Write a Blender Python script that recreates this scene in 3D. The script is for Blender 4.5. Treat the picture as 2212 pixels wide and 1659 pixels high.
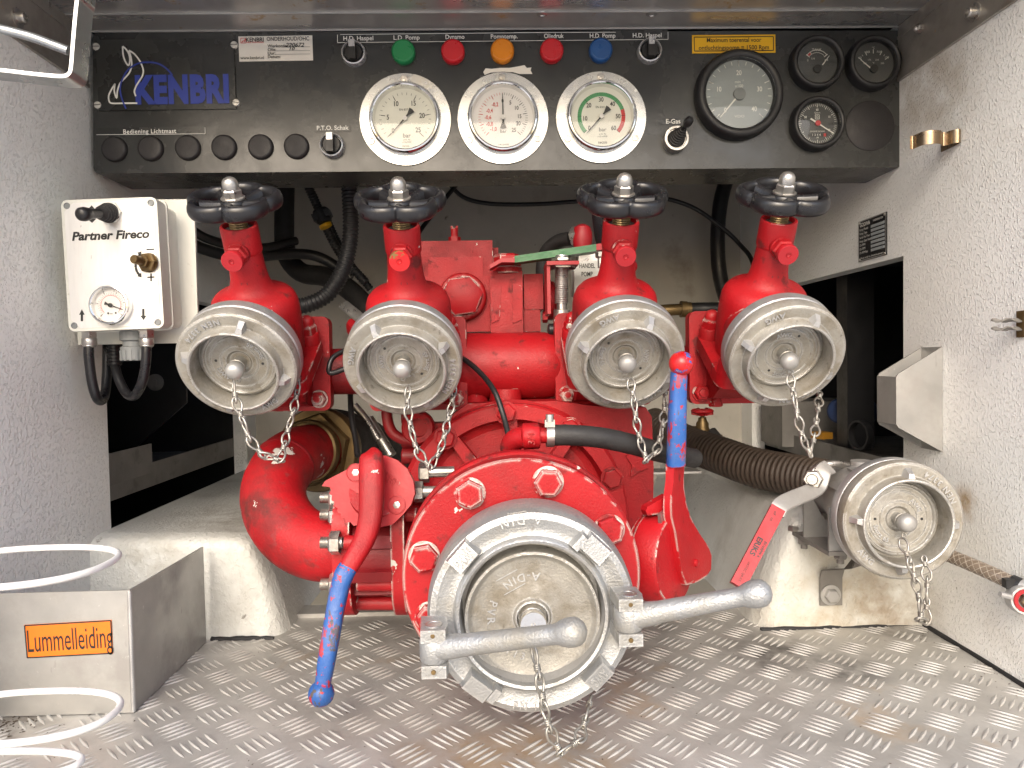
import bpy, bmesh, math, random
from mathutils import Vector as V, Matrix
S = bpy.context.scene
for o in list(bpy.data.objects): bpy.data.objects.remove(o)
C = S.collection
rnd = random.Random(7)
# ---------------- camera, sky, sun, exposure ----------------
FPX, CAMZ = 1560.0, .382            # focal length in photo-view pixels (2212 wide), camera height above the tread plate
yv = V((-42, 49.5, -FPX)).normalized()
xv = V((1, .018, 0)); xv = (xv - yv*xv.dot(yv)).normalized()
CM = Matrix((xv, yv, xv.cross(yv)))  # rows: world axes seen by the camera
cam = bpy.data.cameras.new('camera'); co = bpy.data.objects.new('camera', cam); C.objects.link(co)
cam.sensor_width = 36; cam.lens = 36*FPX/2212; cam.clip_start = .02; cam.clip_end = 500
co.matrix_world = Matrix.Translation((0, 0, CAMZ)) @ CM.to_4x4()
S.camera = co
SUN = V((.14, .80, -.50)).normalized()          # direction the light travels
W_ = bpy.data.worlds.new('World'); S.world = W_; W_.use_nodes = True
nt = W_.node_tree
sky = nt.nodes.new('ShaderNodeTexSky'); sky.sky_type = 'NISHITA'; sky.sun_disc = False
sky.sun_elevation = math.asin(-SUN.z); sky.sun_rotation = math.atan2(-SUN.x, -SUN.y)
sky.air_density = 1.0; sky.dust_density = 4.0; sky.ozone_density = 1.2
bg = nt.nodes['Background']; bg.inputs[1].default_value = .15
nt.links.new(sky.outputs[0], bg.inputs[0])
sl = bpy.data.lights.new('sun', 'SUN'); so = bpy.data.objects.new('sun', sl); C.objects.link(so)
sl.energy = .5; sl.angle = math.radians(24); sl.color = (1, .985, .965)
so.rotation_euler = SUN.to_track_quat('-Z', 'Y').to_euler()
S.view_settings.view_transform = 'Standard'; S.view_settings.look = 'None'
S.view_settings.exposure = 1.2; S.view_settings.gamma = 1
S.render.engine = 'CYCLES'
# ---------------- photo pixel -> place ----------------
def ray(u, v): return CM @ V(((u-1106)/FPX, -(v-829.5)/FPX, -1))
def aty(u, v, y): d = ray(u, v); return V((0, 0, CAMZ)) + d*(y/d.y)
def atz(u, v, z): d = ray(u, v); return V((0, 0, CAMZ)) + d*((z-CAMZ)/d.z)
def atx(u, v, x): d = ray(u, v); return V((0, 0, CAMZ)) + d*(x/d.x)
# ---------------- mesh helpers ----------------
def fr(o, z, x=None):
    z = V(z).normalized(); x = V(x) if x is not None else (V((1, 0, 0)) if abs(z.x) < .9 else V((0, 0, 1)))
    x = (x - z*x.dot(z)).normalized(); y = z.cross(x)
    m = Matrix((x, y, z)).transposed().to_4x4(); m.translation = V(o); return m
def face_cam(o): return fr(o, (0, -1, 0), (1, 0, 0))      # x right, y up, z towards the viewer
I4 = Matrix.Identity(4)
def spline(p, n=6, closed=False):
    p = [V(a) for a in p]; out = []; L = len(p)
    for i in range(L if closed else L-1):
        a = p[(i-1) % L] if closed or i > 0 else p[0]*2-p[1]
        b, c = p[i], p[(i+1) % L]
        d = p[(i+2) % L] if closed or i+2 < L else p[-1]*2-p[-2]
        for k in range(n):
            t = k/n
            out.append(.5*((2*b)+(c-a)*t+(2*a-5*b+4*c-d)*t*t+(3*b-a-3*c+d)*t*t*t))
    if not closed: out.append(p[-1])
    return out
class B:
    def __init__(s): s.bm = bmesh.new()
    def add(s, vs, fs, m=None):
        n = [s.bm.verts.new(m @ V(v) if m is not None else v) for v in vs]; out = []
        for f in fs:
            try: out.append(s.bm.faces.new([n[i] for i in f]))
            except ValueError: pass
        return n, out
    def lathe(s, m, prof, seg=48):
        vs = []; fs = []; idx = []
        for r, h in prof:
            if r < 1e-7: idx.append([len(vs)]); vs.append((0, 0, h))
            else:
                idx.append(list(range(len(vs), len(vs)+seg)))
                vs += [(r*math.cos(2*math.pi*k/seg), r*math.sin(2*math.pi*k/seg), h) for k in range(seg)]
        for a, b in zip(idx, idx[1:]):
            for k in range(seg):
                q = (k+1) % seg
                if len(a) == 1 and len(b) == 1: continue
                if len(a) == 1: fs.append((a[0], b[q], b[k])[::-1])
                elif len(b) == 1: fs.append((a[k], a[q], b[0]))
                else: fs.append((a[k], a[q], b[q], b[k]))
        s.add(vs, fs, m); return s
    def cyl(s, p0, p1, r, r1=None, seg=24, bev=0):
        p0, p1 = V(p0), V(p1); h = (p1-p0).length; r1 = r if r1 is None else r1
        pr = [(0, 0), (r-bev, 0), (r, bev), (r1, h-bev), (r1-bev, h), (0, h)] if bev else [(0, 0), (r, 0), (r1, h), (0, h)]
        return s.lathe(fr(p0, p1-p0), pr, seg)
    def tube(s, pts, r, seg=10, closed=False):
        pts = [V(p) for p in pts]; n = len(pts); vs = []; fs = []
        rs = r if isinstance(r, (list, tuple)) else [r]*n
        t0 = (pts[1]-pts[0]).normalized()
        u = t0.orthogonal().normalized()
        for i in range(n):
            if closed: t = (pts[(i+1) % n]-pts[i-1]).normalized()
            else: t = (pts[min(i+1, n-1)]-pts[max(i-1, 0)]).normalized()
            u = (u - t*u.dot(t)).normalized(); w = t.cross(u)
            vs += [pts[i]+(u*math.cos(2*math.pi*k/seg)+w*math.sin(2*math.pi*k/seg))*rs[i] for k in range(seg)]
        for i in range(n if closed else n-1):
            j = (i+1) % n
            for k in range(seg):
                q = (k+1) % seg; fs.append((i*seg+k, i*seg+q, j*seg+q, j*seg+k))
        if not closed: fs += [tuple(range(seg))[::-1], tuple((n-1)*seg+k for k in range(seg))]
        s.add(vs, fs); return s
    def box(s, m, sx, sy, sz, bev=0, bs=2):
        vs = [(x*sx/2, y*sy/2, z*sz/2) for x in (-1, 1) for y in (-1, 1) for z in (-1, 1)]
        fs = [(0, 1, 3, 2), (4, 6, 7, 5), (0, 4, 5, 1), (2, 3, 7, 6), (0, 2, 6, 4), (1, 5, 7, 3)]
        n, f = s.add(vs, fs, m)
        if bev: s._bev(n, f, bev, bs)
        return s
    def bb(s, a, b, bev=0, bs=2):       # axis-aligned box between two corners
        a, b = V(a), V(b); d = b-a
        return s.box(Matrix.Translation((a+b)/2), abs(d.x), abs(d.y), abs(d.z), bev, bs)
    def _bev(s, n, f, bev, bs):
        s.bm.edges.index_update()
        ed = list({e for q in f for e in q.edges if len(e.link_faces) == 2 and e.calc_face_angle(0) > .4})
        bmesh.ops.bevel(s.bm, geom=ed, offset=bev, segments=bs, affect='EDGES', profile=.5, clamp_overlap=True)
    def prism(s, m, poly, h, bev=0, bs=2, top=None):
        k = len(poly); top = top or poly
        vs = [(x, y, 0) for x, y in poly] + [(x, y, h) for x, y in top]
        fs = [tuple(range(k))[::-1], tuple(range(k, 2*k))] + [(i, (i+1) % k, k+(i+1) % k, k+i) for i in range(k)]
        n, f = s.add(vs, fs, m)
        if bev: s._bev(n, f, bev, bs)
        return s
    def hexn(s, m, r, h, hole=0):        # hexagon head, r = circumradius
        s.lathe(m, [(r, 0), (r, h*.82), (r*.84, h), (hole, h)] if not hole else [(r, 0), (r, h*.82), (r*.84, h), (hole, h), (hole, h*.4), (0, h*.4)], 6); return s
    def sph(s, c, r, su=24, sv=14, sc=(1, 1, 1)):
        m = Matrix.Translation(c) @ Matrix.Diagonal((*sc, 1))
        return s.lathe(m, [(r*math.sin(math.pi*i/sv) if 0 < i < sv else 0, -r*math.cos(math.pi*i/sv)) for i in range(sv+1)], su)
    def quad(s, a, b, c, d): s.add([a, b, c, d], [(0, 1, 2, 3)]); return s
    def grid(s, f, nu, nv):
        s.add([f(i/nu, j/nv) for i in range(nu+1) for j in range(nv+1)],
              [(i*(nv+1)+j, (i+1)*(nv+1)+j, (i+1)*(nv+1)+j+1, i*(nv+1)+j+1) for i in range(nu) for j in range(nv)]); return s
def top_of(p):
    while p.parent: p = p.parent
    return p
def link(name, me, mat, parent=None):
    o = bpy.data.objects.new(name, me); C.objects.link(o)
    if mat is not None and not me.materials: me.materials.append(mat)
    if parent: o.parent = parent
    return o
XF = {}
def obj(name, b, mat, parent=None, smooth=35, local=False):
    """b in world space (or in the thing's own space when local) -> one mesh object"""
    bm = b.bm
    if parent is not None and not local:
        bm.transform(XF[top_of(parent).name].inverted())
    if parent is None:                     # a thing of one mesh: put its origin at its base
        xs = [v.co for v in bm.verts]; c = V([sum((min(q[i] for q in xs), max(q[i] for q in xs)))/2 for i in range(3)]); c.z = min(q.z for q in xs)
        bm.transform(Matrix.Translation(-c))
    bmesh.ops.recalc_face_normals(bm, faces=bm.faces)
    me = bpy.data.meshes.new(name); bm.to_mesh(me); bm.free()
    for p in me.polygons: p.use_smooth = smooth > 0
    if 0 < smooth < 180: me.set_sharp_from_angle(angle=math.radians(smooth))
    o = link(name, me, mat, parent)
    if parent is None: o.location = c; XF[o.name] = Matrix.Translation(c)
    return o
def tag(o, label=None, cat=None, group=None, kind=None):
    if label: o['label'] = label
    if cat: o['category'] = cat
    if group: o['group'] = group
    if kind: o['kind'] = kind
    return o
def thing(name, label, cat, m=I4, group=None):
    if not isinstance(m, Matrix): m = Matrix.Translation(m)
    o = bpy.data.objects.new(name, None); C.objects.link(o); o.empty_display_size = .03
    o.matrix_world = m; XF[o.name] = m.copy()
    return tag(o, label, cat, group)
def struct(name, b, mat, parent=None, smooth=35): return tag(obj(name, b, mat, parent, smooth), kind='structure')
def dup(root, m, label=None, skip=()):
    def rec(o, p):
        c = o.copy(); C.objects.link(c); c.parent = p
        for ch in o.children:
            if ch.name.split('.')[0] not in skip: rec(ch, c)
        return c
    r = rec(root, None); r.matrix_world = m; XF[r.name] = m.copy()
    if label: r['label'] = label
    return r
DG = None
def textmesh(s, size, align='CENTER', bold=0, shear=0, ext=0, sx=1, sp=1.0, ls=1.0):
    cu = bpy.data.curves.new('lettering', 'FONT'); cu.body = s; cu.size = size; cu.align_x = align; cu.align_y = 'CENTER'
    cu.offset = bold*size; cu.shear = shear; cu.extrude = ext; cu.space_character = sp; cu.space_line = ls; cu.resolution_u = 3
    o = bpy.data.objects.new('lettering', cu); C.objects.link(o)
    dg = bpy.context.evaluated_depsgraph_get(); dg.update()
    me = bpy.data.meshes.new_from_object(o.evaluated_get(dg))
    bpy.data.objects.remove(o); bpy.data.curves.remove(cu)
    vs = [V((v.co.x*sx, v.co.y, v.co.z)) for v in me.vertices]; fs = [tuple(p.vertices) for p in me.polygons]
    bpy.data.meshes.remove(me); return vs, fs
def put_text(b, m, s, size, **k):
    R = k.pop('arc', None); a0 = k.pop('a0', 90); inw = k.pop('inward', False); w = k.pop('width', None)
    vs, fs = textmesh(s, size, **k)
    if w and vs:
        cw = max(v.x for v in vs)-min(v.x for v in vs); vs = [V((v.x*w/cw, v.y, v.z)) for v in vs]
    if R:
        out = []
        for v in vs:
            if inw: a = math.radians(a0)+v.x/R; rr = R-v.y
            else: a = math.radians(a0)-v.x/R; rr = R+v.y
            out.append(V((rr*math.cos(a), rr*math.sin(a), v.z)))
        vs = out
    b.add(vs, fs, m)
    return b
def T(z): return Matrix.Translation(z)
def Rz(a): return Matrix.Rotation(math.radians(a), 4, 'Z')
def Rx(a): return Matrix.Rotation(math.radians(a), 4, 'X')
def Ry(a): return Matrix.Rotation(math.radians(a), 4, 'Y')
# ---------------- materials ----------------
def mat(name, col, rough=.5, metal=0, var=.12, vs=18, bump=0, bs=250, spots=(), edge=None, stretch=(1, 1, 1), spec=.5, coat=0, rvar=.12, sub=None, bump2=None, blobs=()):
    m = bpy.data.materials.new(name); m.use_nodes = True; n = m.node_tree; L = n.links.new
    N = lambda t: n.nodes.new('ShaderNode'+t)
    p = n.nodes['Principled BSDF']
    tc = N('TexCoord'); oi = N('ObjectInfo'); mu = N('VectorMath'); mu.operation = 'SCALE'; mu.inputs[0].default_value = (7.3, 3.1, 5.7)
    L(oi.outputs['Random'], mu.inputs['Scale'])
    ad = N('VectorMath'); ad.operation = 'ADD'; L(tc.outputs['Object'], ad.inputs[0]); L(mu.outputs[0], ad.inputs[1])
    def vec(st):
        if st == (1, 1, 1): return ad.outputs[0]
        q = N('VectorMath'); q.operation = 'MULTIPLY'; L(ad.outputs[0], q.inputs[0]); q.inputs[1].default_value = st; return q.outputs[0]
    def noise(sc, det=5, st=(1, 1, 1), ro=.6):
        q = N('TexNoise'); q.inputs['Scale'].default_value = sc; q.inputs['Detail'].default_value = det; q.inputs['Roughness'].default_value = ro
        L(vec(st), q.inputs['Vector']); return q.outputs['Fac']
    def mr(x, a, b, c=0, d=1):
        q = N('MapRange'); q.inputs[1].default_value = a; q.inputs[2].default_value = b; q.inputs[3].default_value = c; q.inputs[4].default_value = d
        L(x, q.inputs[0]); return q.outputs[0]
    def mixc(f, a, b):
        q = N('Mix'); q.data_type = 'RGBA'
        if isinstance(f, float): q.inputs[0].default_value = f
        else: L(f, q.inputs[0])
        for i, c in ((6, a), (7, b)):
            if isinstance(c, tuple): q.inputs[i].default_value = (*c[:3], 1)
            else: L(c, q.inputs[i])
        return q.outputs[2]
    def mixf(f, a, b):
        q = N('Mix'); L(f, q.inputs[0])
        for i, c in ((2, a), (3, b)):
            if isinstance(c, (int, float)): q.inputs[i].default_value = c
            else: L(c, q.inputs[i])
        return q.outputs[0]
    n1 = noise(vs, 6, stretch)
    lo = tuple(c*(1-var) for c in col); hi = tuple(min(1, c*(1+var)) for c in col)
    cc = mixc(mr(n1, .3, .7), lo, hi)
    rr = mr(noise(vs*2.3, 4, stretch), .3, .7, max(.03, rough-rvar), min(1, rough+rvar)); mm = metal
    for sp in spots:       # (colour, scale, lo, hi, amount, rough, metal, stretch)
        c2, sc, a, b_, am = sp[:5]; f = mr(noise(sc, 7, sp[7] if len(sp) > 7 else (1, 1, 1), .62), a, b_, 0, am)
        cc = mixc(f, cc, c2)
        if len(sp) > 5 and sp[5] is not None: rr = mixf(f, rr, sp[5])
        if len(sp) > 6 and sp[6] is not None: mm = mixf(f, mm, sp[6])
    for bx_, by_, bz_, br_, c2, am in blobs:      # a stain with a place of its own: centre, radius, colour, amount
        g = N('NewGeometry'); sb = N('VectorMath'); sb.operation = 'DISTANCE'; L(g.outputs['Position'], sb.inputs[0]); sb.inputs[1].default_value = (bx_, by_, bz_)
        f1 = mr(sb.outputs['Value'], br_, br_*.25, 0, 1); q = N('Math'); q.operation = 'MULTIPLY'; L(f1, q.inputs[0]); L(mr(noise(28, 7), .32, .62, 0, am), q.inputs[1])
        cc = mixc(q.outputs[0], cc, c2); rr = mixf(q.outputs[0], rr, .7)
    if edge:               # (width, colour, rough, metal, threshold, scale)
        bv = N('Bevel'); bv.samples = 4; bv.inputs[0].default_value = edge[0]; g = N('NewGeometry')
        d = N('VectorMath'); d.operation = 'DOT_PRODUCT'; L(bv.outputs[0], d.inputs[0]); L(g.outputs['Normal'], d.inputs[1])
        e = mr(d.outputs['Value'], .995, .9); q = N('Math'); q.operation = 'MULTIPLY'; L(e, q.inputs[0])
        L(mr(noise(edge[5], 5), edge[4], edge[4]+.04), q.inputs[1]); f = q.outputs[0]
        cc = mixc(f, cc, edge[1]); rr = mixf(f, rr, edge[2]); mm = mixf(f, mm, edge[3])
    L(cc, p.inputs['Base Color']) if not isinstance(cc, tuple) else None
    L(rr, p.inputs['Roughness'])
    if isinstance(mm, (int, float)): p.inputs['Metallic'].default_value = mm
    else: L(mm, p.inputs['Metallic'])
    p.inputs['Specular IOR Level'].default_value = spec; p.inputs['Coat Weight'].default_value = coat; p.inputs['Coat Roughness'].default_value = .15
    if sub: p.inputs['Subsurface Weight'].default_value = sub; p.inputs['Subsurface Radius'].default_value = (.004, .004, .004)
    if bump:
        bu = N('Bump'); bu.inputs['Strength'].default_value = bump; bu.inputs['Distance'].default_value = .002
        L(noise(bs, 4, stretch), bu.inputs['Height'])
        last = bu
        if bump2:          # (strength, distance, scale, lo, hi, stretch): raised drops
            b2 = N('Bump'); b2.inputs['Strength'].default_value = bump2[0]; b2.inputs['Distance'].default_value = bump2[1]
            L(mr(noise(bump2[2], 3, bump2[5], .5), bump2[3], bump2[4]), b2.inputs['Height']); L(bu.outputs[0], b2.inputs['Normal']); last = b2
        L(last.outputs[0], p.inputs['Normal'])
    return m
MT = {}
chip = (.55, .53, .48)
RED = (.34, .0065, .0105)
dark = (.03, .012, .01)
MT['red'] = mat('red_paint', RED, .48, 0, .16, 14, .3, 420, [((.12, .012, .012), 9, .47, .70, .65, .62), (dark, 38, .585, .68, .7, .75), (chip, 60, .70, .71, 1, .45)], (.0016, chip, .45, .4, .60, 34), rvar=.08, spec=.35)
MT['redchip'] = mat('chipped_red_paint', RED, .45, 0, .14, 14, .25, 420, [((.16, .015, .014), 11, .50, .70, .55, .62), (dark, 44, .61, .70, .6, .7), (chip, 30, .665, .675, 1, .45)], (.0038, chip, .45, .4, .465, 26), rvar=.08, spec=.35)
MT['redworn'] = mat('scuffed_red_paint', RED, .5, 0, .18, 12, .3, 300, [((.11, .012, .012), 13, .46, .66, .75, .65), ((.05, .02, .016), 24, .56, .68, .7, .75), ((.20, .03, .03), 70, .60, .66, .6, .6), (chip, 26, .635, .645, 1, .5)], (.003, chip, .45, .4, .5, 30), rvar=.08, spec=.3)
MT['redshaded'] = mat('dull_shaded_red_paint', (.21, .006, .009), .5, 0, .16, 12, .25, 300, [(dark, 26, .55, .72, .6, .75)], (.0015, chip, .5, .3, .66, 60))  # red darkened so the shade around the cross pipe sits in the colour
MT['redplain'] = mat('red_plastic', (.33, .009, .015), .45, 0, .08, 20, .1, 300)
MT['blue'] = mat('worn_blue_paint', (.020, .088, .30), .42, 0, .18, 20, .3, 200, [((.34, .015, .02), 75, .585, .595, 1, .5, 0, (1, 1, .35)), ((.07, .055, .05), 60, .62, .63, 1, .6, 0, (1, 1, .5)), ((.34, .015, .02), 170, .60, .615, 1, .5), ((.10, .16, .30), 30, .5, .7, .4, .55)], (.003, (.42, .02, .03), .5, 0, .5, 60))
MT['redball'] = mat('worn_red_ball', (.46, .01, .012), .33, 0, .12, 20, .25, 200, [((.03, .09, .32), 60, .575, .59, 1, .4), ((.6, .3, .12), 60, .64, .65, 1, .6), (dark, 70, .68, .69, 1, .6)])
MT['alu'] = mat('cast_aluminium', (.50, .50, .50), .40, .75, .14, 22, .35, 500, [((.36, .345, .31), 26, .54, .74, .5, .6, .5), ((.16, .14, .11), 60, .68, .76, .5, .8, .2)])
MT['alucoat'] = mat('silver_painted_cast', (.39, .395, .395), .42, .65, .10, 26, .5, 420, [((.27, .25, .205), 18, .48, .66, .7, .6, .35), ((.10, .085, .06), 70, .63, .73, .6, .8, .1), ((.56, .56, .55), 60, .60, .68, .5, .3, .8)], (.004, (.62, .62, .61), .3, .85, .42, 40))
MT['aludirty'] = mat('dirty_cast_aluminium', (.34, .325, .29), .52, .5, .2, 25, .5, 420, [((.17, .145, .105), 26, .46, .66, .85, .75, .15), ((.06, .045, .03), 70, .62, .72, .75, .8, .05), ((.46, .455, .44), 14, .58, .70, .6, .42, .7)], (.0032, (.60, .60, .59), .32, .85, .40, 40))
MT['alusheet'] = mat('aluminium_sheet', (.42, .415, .40), .42, .6, .14, 9, .12, 60, [((.27, .255, .24), 14, .48, .66, .65, .6, .35), ((.14, .13, .12), 40, .66, .74, .5, .7, .2, (1, 1, .35)), ((.74, .73, .71), 120, .68, .72, .5, .5, .3)])
MT['steel'] = mat('zinc_steel', (.52, .50, .47), .34, .9, .18, 40, .15, 300, [((.22, .17, .12), 60, .58, .75, .6, .6, .4)])
MT['chrome'] = mat('polished_steel', (.80, .80, .79), .12, 1, .06, 30, .0, 100, [((.55, .50, .42), 45, .55, .75, .5, .35, .8)], rvar=.06)
MT['flange'] = mat('gauge_flange_steel', (.58, .58, .56), .26, .95, .08, 14, .06, 60, [((.50, .45, .36), 30, .55, .72, .55, .45, .7), ((.80, .80, .78), 90, .62, .7, .4, .4, .6)], rvar=.08)
MT['brass'] = mat('tarnished_brass', (.17, .115, .05), .45, .75, .25, 30, .2, 200, [((.09, .06, .03), 35, .5, .7, .7, .65, .3)])
MT['bronze'] = mat('bronze_clip', (.27, .20, .13), .3, .9, .15, 30, .1, 200)
MT['black'] = mat('black_plastic', (.013, .013, .014), .42, 0, .2, 20, .15, 300)
MT['blackgloss'] = mat('black_handwheel', (.012, .012, .014), .30, 0, .2, 20, .12, 120, [((.06, .055, .05), 40, .62, .75, .5, .5)], rvar=.06)
MT['rubber'] = mat('black_rubber', (.017, .016, .016), .6, 0, .25, 25, .25, 300, [((.06, .055, .05), 30, .58, .75, .5, .8)])
MT['panel'] = mat('black_panel_paint', (.026, .027, .026), .25, 0, .25, 8, .10, 90, [((.065, .066, .058), 7, .50, .72, .6, .42), ((.16, .12, .08), 55, .715, .73, .6, .7)], rvar=.1)
MT['plug'] = mat('black_blanking_plug', (.020, .018, .019), .55, 0, .15, 30, .2, 600)
MT['whitewall'] = mat('white_stucco_coating', (.87, .87, .84), .42, 0, .05, 5, .3, 330, [((.48, .42, .33), 4.2, .60, .78, .45, .6), ((.22, .19, .14), 70, .715, .735, .8, .7)], bump2=(.65, .0030, 340, .53, .68, (1, 1, .72)), rvar=.05, blobs=[(.60, 1.0, .76, .10, (.40, .33, .24), .7), (.60, .93, .72, .07, (.42, .36, .27), .5), (.60, 1.02, .02, .10, (.30, .24, .17), .7), (-.566, .80, .0, .06, (.2, .17, .13), .8), (.60, .90, .19, .03, (.35, .2, .05), .8)])
MT['arch'] = mat('grey_white_gelcoat', (.58, .59, .56), .42, 0, .1, 7, .45, 120, [((.20, .17, .13), 5, .52, .75, .65, .65), ((.11, .09, .07), 45, .68, .73, .7, .7)], bump2=(.4, .0018, 190, .5, .68, (1, 1, .8)), blobs=[(-.49, 1.0, .12, .06, (.22, .19, .13), .8), (-.40, 1.15, .145, .16, (.20, .17, .14), .8), (.48, .985, .02, .13, (.34, .27, .17), .7), (.55, .985, .03, .08, (.20, .15, .10), .7), (.48, .985, .13, .05, (.34, .25, .15), .6)])
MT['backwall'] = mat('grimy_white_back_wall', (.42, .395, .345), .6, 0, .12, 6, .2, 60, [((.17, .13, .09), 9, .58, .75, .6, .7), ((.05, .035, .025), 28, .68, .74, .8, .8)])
MT['tread'] = mat('tread_plate_aluminium', (.47, .46, .43), .50, .4, .2, 10, .2, 120, [((.28, .26, .235), 6, .48, .68, .65, .62, .3), ((.40, .26, .12), 5.3, .60, .70, .6, .6, .2), ((.07, .06, .05), 60, .66, .74, .6, .8, 0)], blobs=[(.04, .665, 0, .11, (.36, .21, .07), .75), (-.06, .69, 0, .07, (.34, .21, .08), .6), (.36, .90, 0, .10, (.055, .05, .045), .8), (.43, .85, 0, .05, (.05, .045, .04), .75), (-.53, .78, 0, .07, (.10, .075, .05), .9), (-.25, .99, 0, .12, (.13, .11, .09), .5), (.56, .985, 0, .06, (.05, .045, .04), .85), (.1, .95, 0, .2, (.14, .12, .10), .5)])
MT['bars'] = mat('tread_bar_worn', (.52, .51, .48), .55, .35, .14, 30, .2, 200, [((.36, .33, .29), 9, .50, .70, .7, .55, .4)])
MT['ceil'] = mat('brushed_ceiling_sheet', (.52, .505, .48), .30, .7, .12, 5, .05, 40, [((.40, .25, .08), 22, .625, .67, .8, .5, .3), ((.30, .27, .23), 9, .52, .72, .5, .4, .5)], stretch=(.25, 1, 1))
MT['frame'] = mat('brown_stained_frame_steel', (.42, .395, .355), .36, .7, .2, 10, .12, 90, [((.17, .13, .09), 13, .50, .70, .7, .55, .35), ((.55, .34, .14), 60, .70, .72, .7, .6, .2)])
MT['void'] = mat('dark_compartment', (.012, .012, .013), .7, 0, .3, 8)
MT['shelf'] = mat('dull_grey_shelf', (.20, .19, .175), .6, .2, .2, 12, .15, 100, [((.06, .055, .05), 18, .55, .7, .6, .8)])
MT['cream'] = mat('cream_box_plastic', (.66, .66, .60), .42, 0, .05, 20, .05, 300, [((.30, .27, .21), 60, .66, .74, .7, .6)])
MT['plate'] = mat('silver_front_label', (.72, .71, .69), .38, .3, .05, 40, .06, 300, [((.40, .35, .27), 18, .62, .72, .6, .6), ((.16, .13, .1), 60, .715, .73, .8, .7)], stretch=(4, 1, .4))
MT['greyplastic'] = mat('grey_plastic', (.20, .21, .21), .5, 0, .08, 20)
MT['hosebrown'] = mat('brown_ribbed_hose', (.055, .040, .030), .5, 0, .2, 15, .15, 150)
MT['clearhose'] = mat('braided_clear_hose', (.15, .118, .09), .3, 0, .2, 40, .1, 200, coat=.4)
MT['braid'] = mat('hose_braid', (.33, .29, .24), .5, 0, .1, 40)
MT['white'] = mat('white_coated_wire', (.68, .675, .66), .35, 0, .04, 30, .1, 200, [((.45, .36, .25), 60, .70, .72, .7, .5), ((.25, .1, .05), 50, .75, .76, 1, .7)])
MT['galv'] = mat('galvanised_strap', (.42, .43, .43), .32, .9, .12, 25, .1, 120, [((.40, .42, .41), 20, .5, .7, .6, .45)])
MT['green'] = mat('green_paint', (.014, .12, .034), .4, 0, .12, 30, .2, 200)
MT['link'] = mat('zinc_chain_wire', (.36, .345, .315), .40, .8, .2, 80, .2, 600, [((.20, .16, .12), 90, .55, .7, .7, .7, .3)])
MT['print_white'] = mat('white_print', (.78, .77, .72), .5, 0, .04)
MT['print_black'] = mat('black_print', (.012, .012, .012), .5, 0, .1)
MT['print_grey'] = mat('faded_print', (.12, .12, .12), .5, 0, .1)
MT['print_blue'] = mat('blue_print', (.022, .045, .30), .5, 0, .06)
MT['print_red'] = mat('red_print', (.55, .03, .03), .5, 0, .06)
MT['print_green'] = mat('green_print', (.06, .30, .11), .5, 0, .06)
MT['yellow'] = mat('yellow_sign', (.76, .42, .012), .42, 0, .05, 30)
MT['amber'] = mat('shade_dimmed_amber_card', (.30, .14, .01), .6)  # card colour darkened to stand for the shade inside the recess
MT['orange'] = mat('orange_sticker', (.78, .17, .008), .45, 0, .06, 30, spots=[((.5, .4, .3), 70, .71, .73, .8)])
MT['sticker'] = mat('white_sticker', (.74, .71, .64), .45, 0, .04, 30)
MT['dial'] = mat('cream_dial', (.72, .705, .64), .5, 0, .04, 30)
MT['dialw'] = mat('white_dial', (.76, .73, .72), .5, 0, .03, 30)
MT['dialdark'] = mat('dark_dial', (.06, .062, .063), .5, 0, .1, 30)  # near-black lifted slightly to hold some reflection haze of the glass
MT['dialhazegrey'] = mat('hazed_grey_dial', (.30, .325, .33), .5, 0, .05, 30)  # paler grey carries the sky haze reflected in the rev counter glass
for k, c in (('lampgreen', (.012, .22, .07)), ('lampred', (.52, .012, .02)), ('lampamber', (.68, .22, .006)), ('lampblue', (.012, .075, .24))):
    MT[k] = mat(k+'_lens', c, .30, 0, .08, 30, sub=.1, rvar=.05)
MT['switchgrey'] = mat('satin_switch_ring', (.50, .50, .50), .3, .6, .06, 30)
MT['dirt'] = mat('loose_dirt', (.06, .045, .03), .9, 0, .4, 50)
MT['screwhead'] = mat('screw_head', (.62, .60, .55), .4, .35, .15, 60)
MT['bluecloth'] = mat('blue_plastic', (.006, .022, .08), .5, 0, .2, 20)
MT['ground'] = mat('pale_paving', (.60, .585, .56), .85, 0, .15, 1.5, .3, 30)
def glass(name):
    m = bpy.data.materials.new(name); m.use_nodes = True; n = m.node_tree; n.nodes.clear()
    o = n.nodes.new('ShaderNodeOutputMaterial'); t = n.nodes.new('ShaderNodeBsdfTransparent'); g = n.nodes.new('ShaderNodeBsdfGlossy')
    f = n.nodes.new('ShaderNodeFresnel'); f.inputs[0].default_value = 1.5; x = n.nodes.new('ShaderNodeMixShader')
    g.inputs['Roughness'].default_value = .04; t.inputs[0].default_value = (.97, .98, .97, 1)
    n.links.new(f.outputs[0], x.inputs[0]); n.links.new(t.outputs[0], x.inputs[1]); n.links.new(g.outputs[0], x.inputs[2]); n.links.new(x.outputs[0], o.inputs[0]); return m
MT['glass'] = glass('gauge_glass')
# ================= the setting =================
LX, RX, CZ, BY = -.566, .600, .857, 1.73
PY = 1.05
b = B(); b.quad((-60, -60, -1.05), (60, -60, -1.05), (60, 60, -1.05), (-60, 60, -1.05)); struct('ground', b, MT['ground'])
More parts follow.
